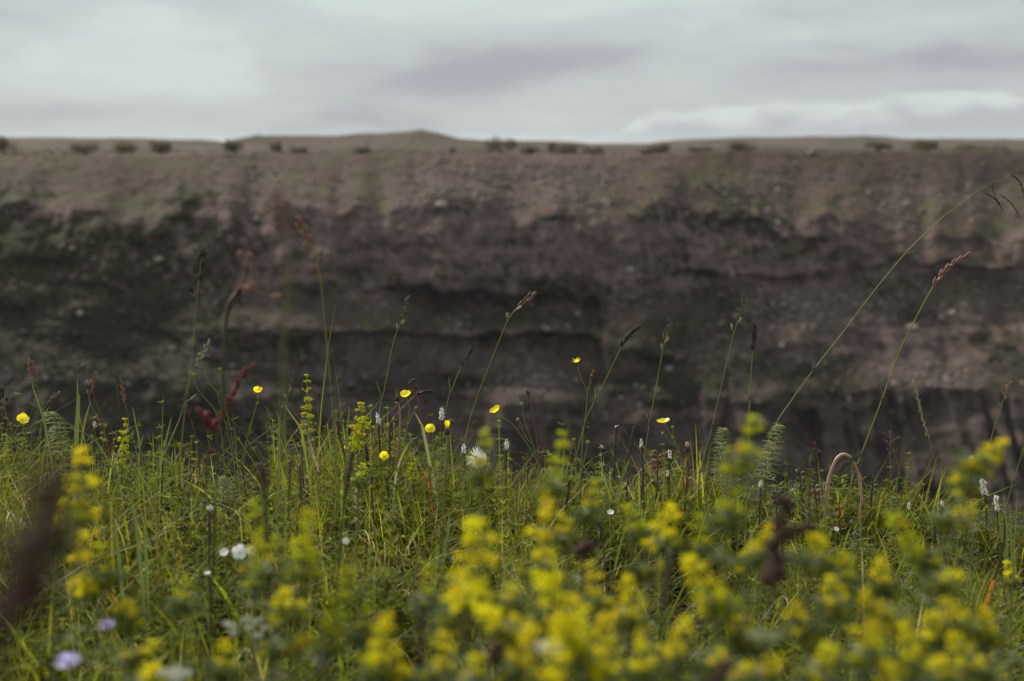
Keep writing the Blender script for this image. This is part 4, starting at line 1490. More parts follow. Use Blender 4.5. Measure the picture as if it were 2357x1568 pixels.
bistort('brown spike behind the pink loop\'s outer leg', (2010, 1095), (2004, 1165), 2.25, 0, 1.1, 'brown bistort spikes gone to seed')
bistort('upright brown spike in the thin grass past the pink loop', (2152, 1205), (2150, 1280), 2.0, 0, 1.3, 'brown bistort spikes gone to seed')
bistort('slim dark spike touching the upright brown spike past the loop', (2166, 1172), (2164, 1260), 2.05, 0, .9, 'brown bistort spikes gone to seed')
bistort('blurred black spike among the bedstraw, thickest in the middle', (1545, 1270), (1530, 1400), 1.25, 0, 1.15, 'brown bistort spikes gone to seed')
bistort('blurred maroon spike alone in the dark gap at the bottom', (969, 1392), (966, 1520), 1.2, 0, 1.1, 'brown bistort spikes gone to seed')
bistort('dark slim spike beside the second horsetail\'s foot', (1752, 1125), (1748, 1180), 2.2, 0, 1.0, 'brown bistort spikes gone to seed')
bistort('blurred white bistort head low between yellow bedstraws at the bottom', (736, 1492), (735, 1535), 1.35, .85, 1.1)
bistort('reddish brown spike beside the tilted brown blurred seed head', (1372, 1170), (1385, 1230), 1.75, 0, 1.1, 'brown bistort spikes gone to seed')


# ------------------------------------------------------------------ woodrush: dark knobbly heads on red stems
LUZ = [ball_cluster('seed_head', M['husk_dark'], 16, .0042, .0015, .8, 500 + i) for i in range(3)]


def woodrush(label, tops, rest, Y, size=1.0, mat='stem_red'):
    path = stem_path([tops[0]] + rest, Y)
    root = plant('woodrush', label, 'woodrush', path[0], 'dark woodrush heads')
    stem(root, path, .0010, .0006, M[mat])
    put('seed_head', LUZ[0], root, path[-1], path[-1] - path[-3], size)
    for k, h in enumerate(tops[1:]):
        p = at(h[0], h[1], Y)
        j, _ = point_on(path, .9)
        stem(root, np.array([j, j * .5 + p * .5, p]), .0005, .0004, M[mat], 'branch')
        put('seed_head', LUZ[(k + 1) % 3], root, p, p - j, size * .8)


woodrush('dark knobbly woodrush head on a long red stem behind the ragged buttercup', [(951, 876), (958, 890), (946, 882)], [(960, 915), (967, 950), (976, 1000), (985, 1050), (990, 1110)], 2.27, 1.0)
woodrush('small black woodrush head on a bright red stem above the arching buttercup', [(1216, 906), (1213, 900)], [(1222, 935), (1230, 975), (1238, 1030), (1243, 1090)], 2.27, .85)
woodrush('woodrush with two dark knobs on a red stem before the dark red dock', [(430, 925), (422, 920), (433, 912)], [(434, 950), (444, 980), (452, 1020), (458, 1070)], 2.25, .7)
woodrush('wide dark woodrush cluster by the foot of the lone cup buttercup', [(535, 990), (522, 990), (546, 985), (556, 990)], [(545, 1020), (556, 1070), (562, 1110)], 2.22, .85, 'stem_dark')
woodrush('brown knotted woodrush at the fork of the hawkbit stem', [(1350, 985), (1342, 968), (1357, 975)], [(1346, 1010), (1343, 1060), (1338, 1110)], 2.27, .8, 'stem_dark')
woodrush('lone dark woodrush head leaning over the tall-grass end', [(190, 846), (180, 838), (196, 842)], [(200, 860), (208, 885), (222, 930), (240, 990)], 2.32, .65)
woodrush('dark leafy knot on a thin stem under the arching buttercup stem', [(1221, 1018), (1214, 1040), (1224, 1058)], [(1216, 1050), (1214, 1100), (1218, 1140)], 2.27, .6, 'stem_dark')


# ------------------------------------------------------------------ composites
def fluff_mesh(n, L, spread, mat, r=.00025):
    b = MB()
    for k in range(n):
        a = random.uniform(0, 6.28); t = random.uniform(0, spread)
        e = np.array([math.cos(a) * math.sin(t), math.sin(a) * math.sin(t), math.cos(t)]) * L * random.uniform(.8, 1.1)
        s = np.cross(e, [0.3, .7, .1]); s = s / np.linalg.norm(s) * r
        b.add([s, -s, e - s * .7, e + s * .7], [(0, 1, 2, 3)])
    return mesh_of('fluff', np.concatenate(b.v), b.f, mat, False)


def cup_mesh(mat, r=.0035, L=.009):
    v, f = tube([(0, 0, 0), (0, 0, L * .12), (0, 0, L * .35), (0, 0, L * .7), (0, 0, L)], [r * .35, r * .9, r, r * .8, r * .75], 9)
    return mesh_of('cup', v, f, mat)


FLUFF = fluff_mesh(60, .011, .28, M['husk_pale'])
CLOCK = fluff_mesh(240, .013, 2.2, M['white'])
CUP = cup_mesh(M['husk_dark'])
CUPG = cup_mesh(M['stem_dark'], .0026, .007)
RAY = petal_mesh(M['yellow'], .009, .0022, .75, .0, 4, 3)


def spent_dandelion(label, head, rest, Y, size=1.0, mat='stem_pink', extra=None):
    path = stem_path([head] + rest, Y)
    root = plant('dandelion', label, 'dandelion', path[0], 'dandelions past flowering')
    stem(root, path, .0017 * size, .0014 * size, M[mat])
    d = path[-1] - path[-3]
    d /= np.linalg.norm(d)
    put('cup', CUP, root, path[-1], d, size)
    if extra == 'fluff':
        put('fluff', FLUFF, root, path[-1] + d * .006 * size, d, size)
        v, f = tube([(0, 0, 0), (0, 0, .003), (0, 0, .009)], [.0018, .0017, .0006], 6)
        put('withered_tip', mesh_of('withered_tip', v, f, M['husk_dark']), root, path[-1] + d * .014 * size, d, size)
        put('bracts', sepals_mesh(M['husk_dark'], .008, 9, -.25), root, path[-1] + d * .0015, d, size)
    elif extra == 'bud':
        v, f = tube([(0, 0, 0), (0, 0, .003), (0, 0, .007), (0, 0, .010)], [.0030, .0034, .0026, .0008], 8)
        put('closed_flower', mesh_of('closed_flower', v, f, M['husk_pale']), root, path[-1] + d * .007 * size, d, size)
        v, f = tube([(0, 0, 0), (.0006, 0, .003), (.0014, 0, .005)], [.0014, .0012, .0004], 6)
        put('withered_tip', mesh_of('withered_tip', v, f, M['stem_red']), root, path[-1] + d * .016 * size, d, size)
    elif extra == 'yellow':
        for k in range(16):
            o = put('ray_petal', RAY, root, path[-1] + d * .008 * size, d, size * random.uniform(.9, 1.25), k * .393)
            o.rotation_quaternion = quat(d, k * .393) @ Quaternion((1, 0, 0), .55)
    return root, path, d


spent_dandelion('dark dandelion remnant with pale fluff tip on a thick pink stem', (917, 925), [(920, 945), (921, 985), (915, 1040), (910, 1110)], 2.3, 1.15, 'stem_pink', 'fluff')
spent_dandelion('closed dandelion bud with pale sides on a reddish stem past the flat buttercup', (1583, 1040), [(1584, 1060), (1584, 1090), (1580, 1130)], 2.25, 1.05, 'stem_red', 'bud')
spent_dandelion('shaggy yellow closing flower over a dark cup beside the white bistort', (1030, 1002), [(1030, 1020), (1028, 1060), (1024, 1110)], 2.05, 1.2, 'stem_green', 'yellow')


def seed_clock():
    path = stem_path([(1095, 1052), (1090, 1075), (1070, 1100), (1048, 1125)], 2.22)
    root = plant('dandelion', 'fluffy white dandelion clock behind a blurred yellow bedstraw tip', 'dandelion', path[0], 'dandelions past flowering')
    stem(root, path, .0014, .0012, M['stem_green'])
    put('fluff', CLOCK, root, path[-1], (.5, -.3, -.2), 1.4)
    put('cup', CUP, root, path[-1], (-.8, 0, .5), .6)


seed_clock()


def hawkbit():
    Y = 2.27
    path = stem_path([(1330, 843), (1337, 870), (1351, 902), (1349, 945), (1342, 1000), (1338, 1060)], Y)
    root = plant('hawkbit', 'two-headed hawkbit, one yellow flower open and one faded brown', 'hawkbit', path[0])
    stem(root, path, .0010, .0006, M['stem_green'])
    d = path[-1] - path[-3]; d /= np.linalg.norm(d)
    put('cup', CUPG, root, path[-1], d, 1.0)
    for k in range(15):
        o = put('ray_petal', RAY, root, path[-1] + d * .0065, d, random.uniform(.75, 1.1), 0)
        o.rotation_quaternion = quat(d, k * .42) @ Quaternion((1, 0, 0), random.uniform(-.3, .3))
    j, _ = point_on(path, frac_of_py(path, Y, 902))
    p = at(1361, 872, Y)
    br = catmull(np.array([j, j * .5 + p * .5 + np.array([.001, 0, 0]), p]), 5)
    stem(root, br, .0007, .0006, M['stem_green'], 'branch')
    e = br[-1] - br[-2]; e /= np.linalg.norm(e)
    put('cup', cup_mesh(M['stem_dark'], .0030, .0075), root, p, e, 1.0)
    put('faded_petals', fluff_mesh(40, .0085, .5, M['orange'], .0004), root, p + e * .0075, e, .9)


hawkbit()


def scabious(label, head, rest, Y, size=1.0):
    Y = nearer(Y)
    path = stem_path([head] + rest, Y)
    root = plant('lilac_flower', label, 'flower', path[0], 'lilac flowers')
    stem(root, path, .0010, .0009, M['stem_green'])
    pm = petal_mesh(M['lilac'], .011, .004, .35, .1, 4, 3)
    for ring, (n, s, tilt) in enumerate(((12, 1.0, 0.0), (9, .75, .35), (6, .5, .75))):
        for k in range(n):
            o = put('petal', pm, root, path[-1] + np.array([0, 0, .0012 * ring]), (0, -.35, 1), s * size * random.uniform(.85, 1.1), 0)
            o.rotation_quaternion = quat((0, -.35, 1), k * 6.283 / n + ring) @ Quaternion((1, 0, 0), tilt)
    put('cup', CUPG, root, path[-1] - np.array([0, 0, .003]), (0, 0, 1), .7)


scabious('large blurred lilac flower at the bottom below the dark red-brown dock', (158, 1528), [(160, 1550), (165, 1600)], 1.32, 1.05)
scabious('smaller blurred lilac flower above the large lilac one', (247, 1443), [(249, 1465), (252, 1510)], 1.45, .72)
scabious('minute sharp lilac flower in the turf inside the pink loop', (1968, 1228), [(1968, 1245), (1968, 1262)], 2.15, .32)


def white_flower(label, head, rest, Y, size=1.0, n=(0, -.4, 1)):
    Y = nearer(Y)
    path = stem_path([head] + rest, Y)
    root = plant('white_flower', label, 'flower', path[0], 'small white flowers in the turf')
    stem(root, path, .0008, .0007, M['stem_green'])
    for k in range(5):
        o = put('petal', WPETAL, root, path[-1], n, size, 0)
        o.rotation_quaternion = quat(n, k * 1.2566)
    put('centre', ball_cluster('centre', M['seed_green'], 7, .0012, .0006, .6, 77), root, path[-1], n, size)


white_flower('largest of three white flowers side by side under a brown spike', (552, 1272), [(553, 1300), (556, 1350)], 1.6, 1.05, (0.1, -.8, .6))
white_flower('creamy first of three white flowers side by side', (516, 1272), [(518, 1300), (522, 1350)], 1.6, .62, (-.1, -.6, .7))
white_flower('white flower of the trio that touches the yellow bedstraw', (580, 1268), [(580, 1300), (578, 1350)], 1.6, .68, (.2, -.8, .5))
white_flower('tiny white flower high on the turf above the dark gap', (796, 1246), [(797, 1270), (800, 1310)], 1.7, .5, (0, -.7, .6))
white_flower('flat pale flower on the turf under the trio of white flowers', (477, 1320), [(478, 1340), (480, 1380)], 1.6, .45, (0, -.2, 1))
white_flower('white flower on the turf where bright green blades end', (1405, 1180), [(1405, 1200), (1405, 1240)], 1.9, .6, (0, -.5, .8))
white_flower('small white flower in the turf inside the pink loop', (1925, 1218), [(1925, 1240), (1926, 1260)], 2.1, .5, (0, -.6, .7))


M['yarrow'] = leaf_mat('yarrow_floret', (0.46, 0.48, 0.38), 0.3, .6, .2, .2)


def umbel(label, head, Y, R, mat, seed, rest=None):
    Y = nearer(Y)
    path = stem_path([head] + (rest or [(head[0] + 3, head[1] + 30), (head[0] + 6, head[1] + 80)]), Y)
    root = plant('yarrow', label, 'yarrow', path[0], 'pale woolly flower heads')
    stem(root, path, .0013, .0009, M['stem_green'])
    rg = np.random.default_rng(seed)
    cl = ball_cluster('floret_knob', mat, 22, .0032, .0012, .6, seed)
    for k in range(11):
        a = k * 2.4; r = R * math.sqrt((k + .5) / 11)
        p = path[-1] + np.array([math.cos(a) * r, math.sin(a) * r, .004 - r * .25])
        j, _ = point_on(path, .96)
        stem(root, np.array([j, j * .4 + p * .6, p]), .0005, .0004, M['stem_green'], 'branch', 4)
        put('floret_knob', cl, root, p, (0, 0, 1), rg.uniform(.8, 1.15))


umbel('blurred white flat-topped yarrow beside the dark gap at the bottom', (575, 1440), 1.4, .022, M['yarrow'], 801)
umbel('blurred fuzzy white yarrow knob between the bottom bedstraws', (1262, 1500), 1.05, .007, M['white'], 802)
umbel('cream yarrow head cut by the bottom edge near the lilac flowers', (402, 1560), 1.2, .010, M['yarrow'], 803)
umbel('grey-white woolly yarrow head low in the corner by the picture edge', (2322, 1520), 1.35, .020, M['leaf_pale'], 804)
umbel('pale woolly yarrow head blurred among the bedstraws before the brown dock', (1762, 1478), 1.0, .008, M['leaf_pale'], 805)
umbel('pale yarrow head at the edge of the blurred bedstraw mass past the dock', (1845, 1290), 1.1, .014, M['leaf_pale'], 806)


# ------------------------------------------------------------------ horsetails
def horsetail(label, pts, Y, py_low, spread, n=10, size=1.0, lean=.35):
    path = stem_path(pts, Y)
    root = plant('horsetail', label, 'horsetail', path[0], 'feathery horsetails')
    stem(root, path, .0013, .0006, M['horsetail'])
    f0 = frac_of_py(path, Y, py_low)
    for k in range(n):
        f = f0 + (1 - f0) * k / n
        p, d = point_on(path, f)
        L = spread * (1.0 - .62 * (k / n) ** 1.6)
        b = MB()
        m = 13
        for j in range(m):
            a = j * 6.283 / m + random.gauss(0, .1)
            u = lean + random.gauss(0, .12)
            e = np.array([math.cos(a) * math.cos(u), math.sin(a) * math.cos(u), math.sin(u)]) * L * random.uniform(.8, 1.1)
            tip = e + np.array([0, 0, -.12 * L])
            b.add(*tube([(0, 0, 0), e * .55, tip], [.0007, .0006, .0002], 4, False))
            if j % 2 == 0:
                g = e * .5
                s = np.cross(e, [0, 0, 1]); s /= np.linalg.norm(s) + 1e-9
                b.add(*tube([g, g + e * .22 + s * L * .2], [.00036, .0001], 3, False))
        o = b.build('branch_whorl', M['horsetail'], root, None, True)
        o.location = Vector([float(c) for c in p]) - root.location


horsetail('fan-shaped horsetail standing highest, just before the blurred bedstraw tip', [(1664, 985), (1664, 1005), (1662, 1040), (1662, 1090), (1664, 1140)], 2.27, 1110, .023, 13, lean=.35)
horsetail('nodding dewy horsetail past the blurred bedstraw tip', [(1795, 975), (1788, 995), (1778, 1030), (1765, 1075), (1755, 1130)], 2.24, 1100, .024, 12, lean=.15)
horsetail('thin see-through horsetail tucked under the shaggy yellow flower', [(1020, 1028), (1018, 1045), (1014, 1080), (1010, 1120)], 2.24, 1115, .017, 11, lean=.05)
horsetail('drooping horsetail at the tall-grass end under the bristly grass head', [(112, 948), (120, 955), (132, 985), (140, 1020), (147, 1060)], 2.2, 1040, .022, 11, lean=0)
horsetail('low dewy horsetail sunk in the turf below the dark red dock', [(512, 1095), (512, 1115), (514, 1150), (516, 1180)], 2.0, 1165, .020, 10, lean=.1)
horsetail('small leafy horsetail shoot just past the pink loop', [(2058, 1142), (2058, 1158), (2058, 1180), (2058, 1200)], 2.25, 1195, .014, 8, lean=.5)


# ------------------------------------------------------------------ docks and other dark blurred heads
DOCKC = {k: [ball_cluster('seed_cluster', M[k], 34, .0065, .0022, 1.1, 600 + i) for i in range(3)] for k in ('dock_red', 'dock_brown', 'husk_pink', 'husk_dark')}


def dock(label, pts, Y, py_low, n, size, key, stemmat='stem_dark', name='dock', dY=None, skip=()):
    Y = nearer(Y)
    path = stem_path(pts, Y, dY)
    root = plant(name, label, 'dock', path[0], 'docks gone to seed')
    stem(root, path, *((.0005, .0006) if Y > .72 or Y < .5 else (.00022, .00025)), M[stemmat])
    f0 = frac_of_py(path, Y, py_low)
    for k in range(n):
        if k in skip:
            continue
        p, d = point_on(path, f0 + (1 - f0) * (k + .5) / n)
        off = np.array([math.cos(k * 2.4), math.sin(k * 2.4), 0]) * .003 * size
        put('seed_cluster', DOCKC[key][k % 3], root, p + off, d, size * random.uniform(.8, 1.15) * (1 - .35 * k / n))
    return root, path


dock('slanting dark red dock spike blurred before the gorge', [(582, 838), (560, 862), (535, 905), (515, 950), (495, 985), (482, 1040), (474, 1100)], 1.55, 1045, 17, .62, 'dock_red', skip=(1, 2))
dock('short red dock branch blurred at the foot of the slanting dock spike', [(462, 945), (475, 962), (484, 985), (480, 1030)], 1.52, 985, 5, .7, 'dock_red')
dock('huge blurred red-brown dock against the picture edge', [(128, 1085), (112, 1180), (88, 1280), (60, 1390), (20, 1500)], .29, 1500, 15, .56, 'dock_brown')
dock('second very blurred red-brown dock branch at the picture edge', [(72, 1290), (50, 1350), (20, 1430), (-10, 1500)], .28, 1490, 9, .56, 'dock_brown')
dock('brown blurred dock spike rising from the bedstraws before the pink loop', [(1810, 1140), (1800, 1190), (1790, 1250), (1780, 1330), (1775, 1400)], 1.1, 1345, 10, .85, 'dock_brown')
dock('side branch of rusty dock seed pointing to the pink loop', [(1885, 1218), (1860, 1214), (1830, 1222), (1800, 1250), (1790, 1300)], 1.12, 1240, 5, .5, 'dock_brown')
dock('small tilted brown seed head blurred between bedstraws near the middle', [(1368, 1245), (1355, 1258), (1340, 1275), (1338, 1320)], 1.35, 1280, 4, .75, 'dock_brown')
dock('dark brown blurred spike slanting across the pink loop', [(1988, 1040), (1968, 1054), (1945, 1068), (1930, 1085), (1920, 1130)], 1.6, 1080, 7, .45, 'husk_dark', 'stem_dark')
dock('ghostly blurred rusty dock top floating high before the gorge wall', [(636, 428), (640, 470), (648, 510), (650, 600), (652, 720), (655, 900)], .95, 545, 6, .55, 'husk_pink', 'stem_green')
dock('blurred dark blob of seed on a leaning stalk beside the tall loose grass stem', [(682, 568), (672, 610), (662, 680), (655, 800), (650, 930)], 1.1, 590, 2, .5, 'husk_dark', 'stem_green')
dock('low dark reddish seed cluster blurred near the bottom past the maroon spike', [(1138, 1490), (1136, 1520), (1132, 1560)], 1.0, 1530, 3, .6, 'dock_brown')
dock('rusty blurred seed cluster at the bottom between the last bedstraws', [(1660, 1540), (1660, 1570), (1662, 1600)], .98, 1575, 3, .7, 'dock_brown')


def thick_stalk():
    Y = 1.3
    path = stem_path([(553, 662), (545, 676), (530, 695), (522, 725), (518, 790), (514, 870), (510, 960), (500, 1060)], Y)
    root = plant('wilted_stalk', 'thick dark green stalk with wilted pink head, blurred before the dark flank', 'wilted plant', path[0])
    stem(root, path, .0008, .0028, M['stem_dark'])
    for pts in ([(553, 662), (560, 640), (566, 610)], [(553, 662), (570, 655), (578, 625), (575, 590)], [(553, 662), (590, 672), (635, 684)], [(530, 695), (556, 640), (552, 585)]):
        tp = catmull(np.array([at(p[0], p[1], Y - .05) for p in pts]), 5)
        stem(root, tp, .0006, .0004, M['husk_pink'], 'branch')
        p = tp[-1]
        put('withered_flower', DOCKC['husk_pink'][1], root, p, tp[-1] - tp[-2], .42)
    put('withered_flower', DOCKC['husk_pink'][0], root, at(566, 665, Y - .05), (0, 0, 1), .6)
    put('withered_flower', DOCKC['husk_pink'][2], root, at(580, 660, Y - .04), (0, 0, 1), .55)
    put('withered_flower', DOCKC['husk_pink'][0], root, at(636, 684, Y - .05), (0, 0, 1), .6)


thick_stalk()


def loop_stalk():
    Y = 2.22
    pts = [(1982, 1195), (1983, 1160), (1981, 1120), (1974, 1085), (1962, 1058), (1943, 1046), (1925, 1054), (1911, 1082), (1903, 1120), (1899, 1160), (1898, 1200)]
    P = np.array([at(x, y, Y) for x, y in pts])
    g0 = P[0].copy(); g0[2] = float(ground_z(g0[0], g0[1])) - .01
    g1 = P[-1].copy(); g1[2] = float(ground_z(g1[0], g1[1])) - .01
    path = catmull(np.concatenate([[g0], P, [g1]]), 6)
    root = plant('looped_stalk', 'pink dry stalk bent over into a hoop with both ends in the turf', 'stalk', g1)
    k = len(path)
    rr = np.interp(np.linspace(0, 1, k), [0, .45, 1], [.0020, .0026, .0034]) * (1 + .10 * fbm(np.arange(k) / 5.0, 0, 0, 3, 321))
    path = path + .0016 * np.stack([fbm(np.arange(k) / 7.0, 0, 0, 3, 331), fbm(np.arange(k) / 7.0, 3.3, 0, 3, 337), 0 * rr], 1) * np.clip(np.arange(k)[:, None] / 9, 0, 1)
    for q in (int(k * .3), int(k * .72)):
        rr[q] *= 1.22
    v, f = tube(path, rr, 9)
    mesh_obj('stalk', v - np.array(root.location), f, M['loop'], root, True)


M['loop'] = leaf_mat('dry_pink_stalk', (0.44, 0.27, 0.20), 0.10, .45, .5, .45, scale=70)
loop_stalk()


# ------------------------------------------------------------------ leafy herbs seen singly
def rattle(label, pts, Y, n=6, L=.016, podmat='husk', leafmat='leaf', size=1.0):
    path = stem_path(pts, Y)
    root = plant('yellow_rattle', label, 'yellow rattle', path[0], 'leafy yellow rattle plants')
    stem(root, path, .0012, .0009, M['stem_dark'])
    for k in range(n):
        f = .35 + .6 * k / n
        p, d = point_on(path, f)
        a = k * 1.7
        for s in (0, math.pi):
            leaf_blade(root, p, (math.cos(a + s), math.sin(a + s), .5), L * (1.1 - .4 * k / n), .0028, M[leafmat])
        if k >= n - 3:
            v, fc = tube([(0, 0, 0), (0, 0, .002), (0, 0, .006), (0, 0, .009)], [.001, .003, .0026, .0006], 7)
            pm = mesh_of('pod', v, fc, M[podmat])
            for s in (0, math.pi):
                put('pod', pm, root, p + np.array([math.cos(a + s), math.sin(a + s), .4]) * .003, (math.cos(a + s), math.sin(a + s), 1.1), size)


rattle('brown-podded yellow rattle beside the hoop, tallest of its clump', [(1840, 1078), (1842, 1100), (1846, 1140), (1848, 1190)], 2.25, 6, .015)
rattle('yellow rattle with pale withered pods next to the hoop', [(1872, 1108), (1876, 1130), (1880, 1160), (1882, 1200)], 2.23, 6, .015, 'husk_pink')
rattle('leafy yellow rattle inside the hoop with rusty withered pods', [(1932, 1150), (1932, 1180), (1934, 1215), (1936, 1250)], 2.15, 5, .018, 'orange')
rattle('dark leafy rattle behind the sharp bedstraw spike', [(688, 985), (690, 1010), (694, 1050), (698, 1100)], 2.25, 6, .013, 'husk_dark')
rattle('small reddish rattle under the grass stem with tight brown spikelets', [(1515, 1040), (1514, 1065), (1513, 1100)], 2.27, 5, .011, 'stem_red')
rattle('green leafy rattle shoot beside the second horsetail', [(1786, 1130), (1786, 1150), (1787, 1190)], 2.25, 6, .012, 'leaf')
rattle('low leafy rattle at the foot of the brown-podded one', [(1818, 1150), (1818, 1175), (1820, 1210)], 2.2, 6, .013, 'leaf', 'leaf_pale')


def tuft(label, blades, Y, mat='leaf', w=.0042, name='grass_tuft'):
    p0 = stem_path([blades[0][0], blades[0][1]], Y)[0]
    root = plant(name, label, 'grass tuft', p0, 'single tufts of broad grass blades')
    for pts in blades:
        Yb = Y + random.uniform(-.02, .02)
        path = stem_path(list(pts), Yb)
        k = len(path)
        t = np.linspace(0, 1, k)
        ww = w * .5 * np.sqrt(np.clip(1 - t ** 2.0, 0, 1)) * (.6 + .4 * np.clip(t * 4, 0, 1)); ww[-1] = w * .02
        s = np.array([math.cos(.4), math.sin(.4), 0])
        up = np.array([0, .5, 0])
        v = np.stack([path - s * ww[:, None] + up * ww[:, None], path, path + s * ww[:, None] + up * ww[:, None]], 1).reshape(-1, 3)
        f = []
        for i in range(k - 1):
            a = 3 * i
            f += [(a, a + 1, a + 4, a + 3), (a + 1, a + 2, a + 5, a + 4)]
        mesh_obj('blade', v - np.array(root.location), f, M[mat], root, True)


M['blade_bright'] = leaf_mat('bright_blade', (0.14, 0.18, 0.028), 0.45, .4, .45, .25)
M['blade_red'] = leaf_mat('red_blade', (0.34, 0.075, 0.03), 0.4, .5, .3, .4)
tuft('tuft of broad bright green blades beside the tall brown bistort spike', [[(1386, 1085), (1400, 1130), (1418, 1190)], [(1408, 1122), (1420, 1160), (1432, 1210)], [(1470, 1085), (1471, 1130), (1476, 1190)], [(1496, 1120), (1492, 1160), (1480, 1210)], [(1520, 1130), (1508, 1165), (1495, 1215)], [(1345, 1115), (1340, 1150), (1348, 1200)]], 2.15, 'blade_bright', .0058)
tuft('tall twin blades rising over the tall-grass end of the meadow', [[(178, 872), (178, 920), (174, 985), (172, 1040)], [(183, 905), (181, 950), (178, 1010)], [(208, 925), (195, 970), (186, 1030)]], 2.25, 'leaf', .0048)
tuft('long blade crossing in front of the drooping horsetail', [[(60, 922), (90, 940), (130, 960), (180, 990), (230, 1030)], [(72, 875), (80, 905), (95, 950), (105, 990)]], 2.15, 'leaf', .0040)
tuft('bowed bright blades at the foot of the sharp bedstraw spike', [[(650, 925), (670, 955), (690, 985), (700, 1030)], [(708, 972), (735, 1000), (760, 1050), (772, 1110)], [(753, 972), (757, 1010), (765, 1060)], [(745, 1000), (755, 1040), (770, 1090)]], 2.2, 'blade_bright', .0042)
tuft('stiff upright blade pair past the blurred tall grass stem', [[(805, 938), (799, 985), (797, 1040), (795, 1100)], [(640, 950), (643, 1000), (642, 1070), (640, 1120)]], 2.15, 'leaf', .0046)
tuft('red withered blade beside the bright green tuft', [[(1351, 1120), (1346, 1150), (1341, 1195), (1340, 1230)], [(978, 1085), (985, 1110), (990, 1140)]], 2.2, 'blade_red', .0048)
tuft('pale folded blade leaning under the ragged buttercup', [[(943, 1018), (925, 1050), (912, 1090), (906, 1150)], [(955, 950), (968, 975), (976, 1000)]], 2.2, 'leaf_pale', .0052)
tuft('dark broad blade leaning before the leaning brown spike', [[(1450, 1055), (1438, 1085), (1424, 1125), (1410, 1170)]], 2.2, 'leaf', .0070)
tuft('clump of fine upright blades in the corner of the meadow\'s low end', [[(2310, 1135), (2314, 1190), (2318, 1250)], [(2325, 1160), (2326, 1210), (2328, 1260)], [(2340, 1150), (2338, 1210), (2334, 1270)], [(2350, 1190), (2346, 1240), (2342, 1290)], [(2298, 1180), (2304, 1220), (2312, 1270)]], 2.0, 'leaf', .0040)
tuft('broad green blades standing in the dark gap of the turf', [[(622, 1190), (640, 1230), (660, 1290)], [(1035, 1180), (1030, 1230), (1020, 1290)], [(1010, 1200), (1008, 1250), (1002, 1310)]], 1.85, 'leaf', .0075)
tuft('two tall tilted blades rising behind the lowest seed ball pair', [[(305, 935), (312, 975), (322, 1030)], [(330, 1000), (322, 1035), (318, 1080)], [(395, 958), (385, 1000), (372, 1060)]], 2.2, 'leaf', .0038)
tuft('olive blurred blades before the turf, leaning from the tall bedstraw', [[(258, 1180), (270, 1260), (278, 1340)], [(330, 1190), (335, 1270), (338, 1350)], [(290, 1120), (310, 1190), (320, 1280)]], 1.55, 'leaf', .0050)


def dark_blade():
    Y = 1.7
    path = stem_path([(2312, 1190), (2312, 1240), (2300, 1300), (2282, 1350), (2268, 1400), (2262, 1440)], Y)
    root = plant('withered_blade', 'black withered blade with an orange base near the picture edge', 'grass blade', path[0])
    k = len(path)
    f0 = int(k * frac_of_py(path, Y, 1335))
    for nm, a, b, mat in (('blade', f0, k, 'stem_dark'), ('orange_base', 0, f0 + 1, 'orange')):
        seg = path[a:b]
        t = np.linspace(a / k, b / k, len(seg))
        ww = .0035 * np.sqrt(np.clip(1.02 - t ** 3, 0, 1))
        s = np.array([.9, .4, 0])
        v = np.stack([seg - s * ww[:, None], seg + np.array([0, .001, 0]), seg + s * ww[:, None]], 1).reshape(-1, 3)
        f = []
        for i in range(len(seg) - 1):
            q = 3 * i
            f += [(q, q + 1, q + 4, q + 3), (q + 1, q + 2, q + 5, q + 4)]
        mesh_obj(nm, v - np.array(root.location), f, M[mat], root, True)


dark_blade()


def avens():
    Y = 2.0
    path = stem_path([(1882, 1030), (1872, 1036), (1868, 1055), (1865, 1090), (1864, 1130)], Y)
    root = plant('nodding_flower', 'nodding dark maroon flower between the dewy horsetail and the hoop', 'flower', path[0])
    stem(root, path, .0009, .0007, M['stem_dark'])
    put('flower_head', DOCKC['husk_dark'][0], root, at(1886, 1045, Y), (0, 0, 1), (.55, .55, 1.1))
    put('flower_cap', DOCKC['dock_red'][1], root, at(1876, 1022, Y), (0, 0, 1), .4)
    leaf_blade(root, at(1870, 1040, Y), (-.2, 0, -1), .02, .0026, M['stem_dark'], 0)


avens()


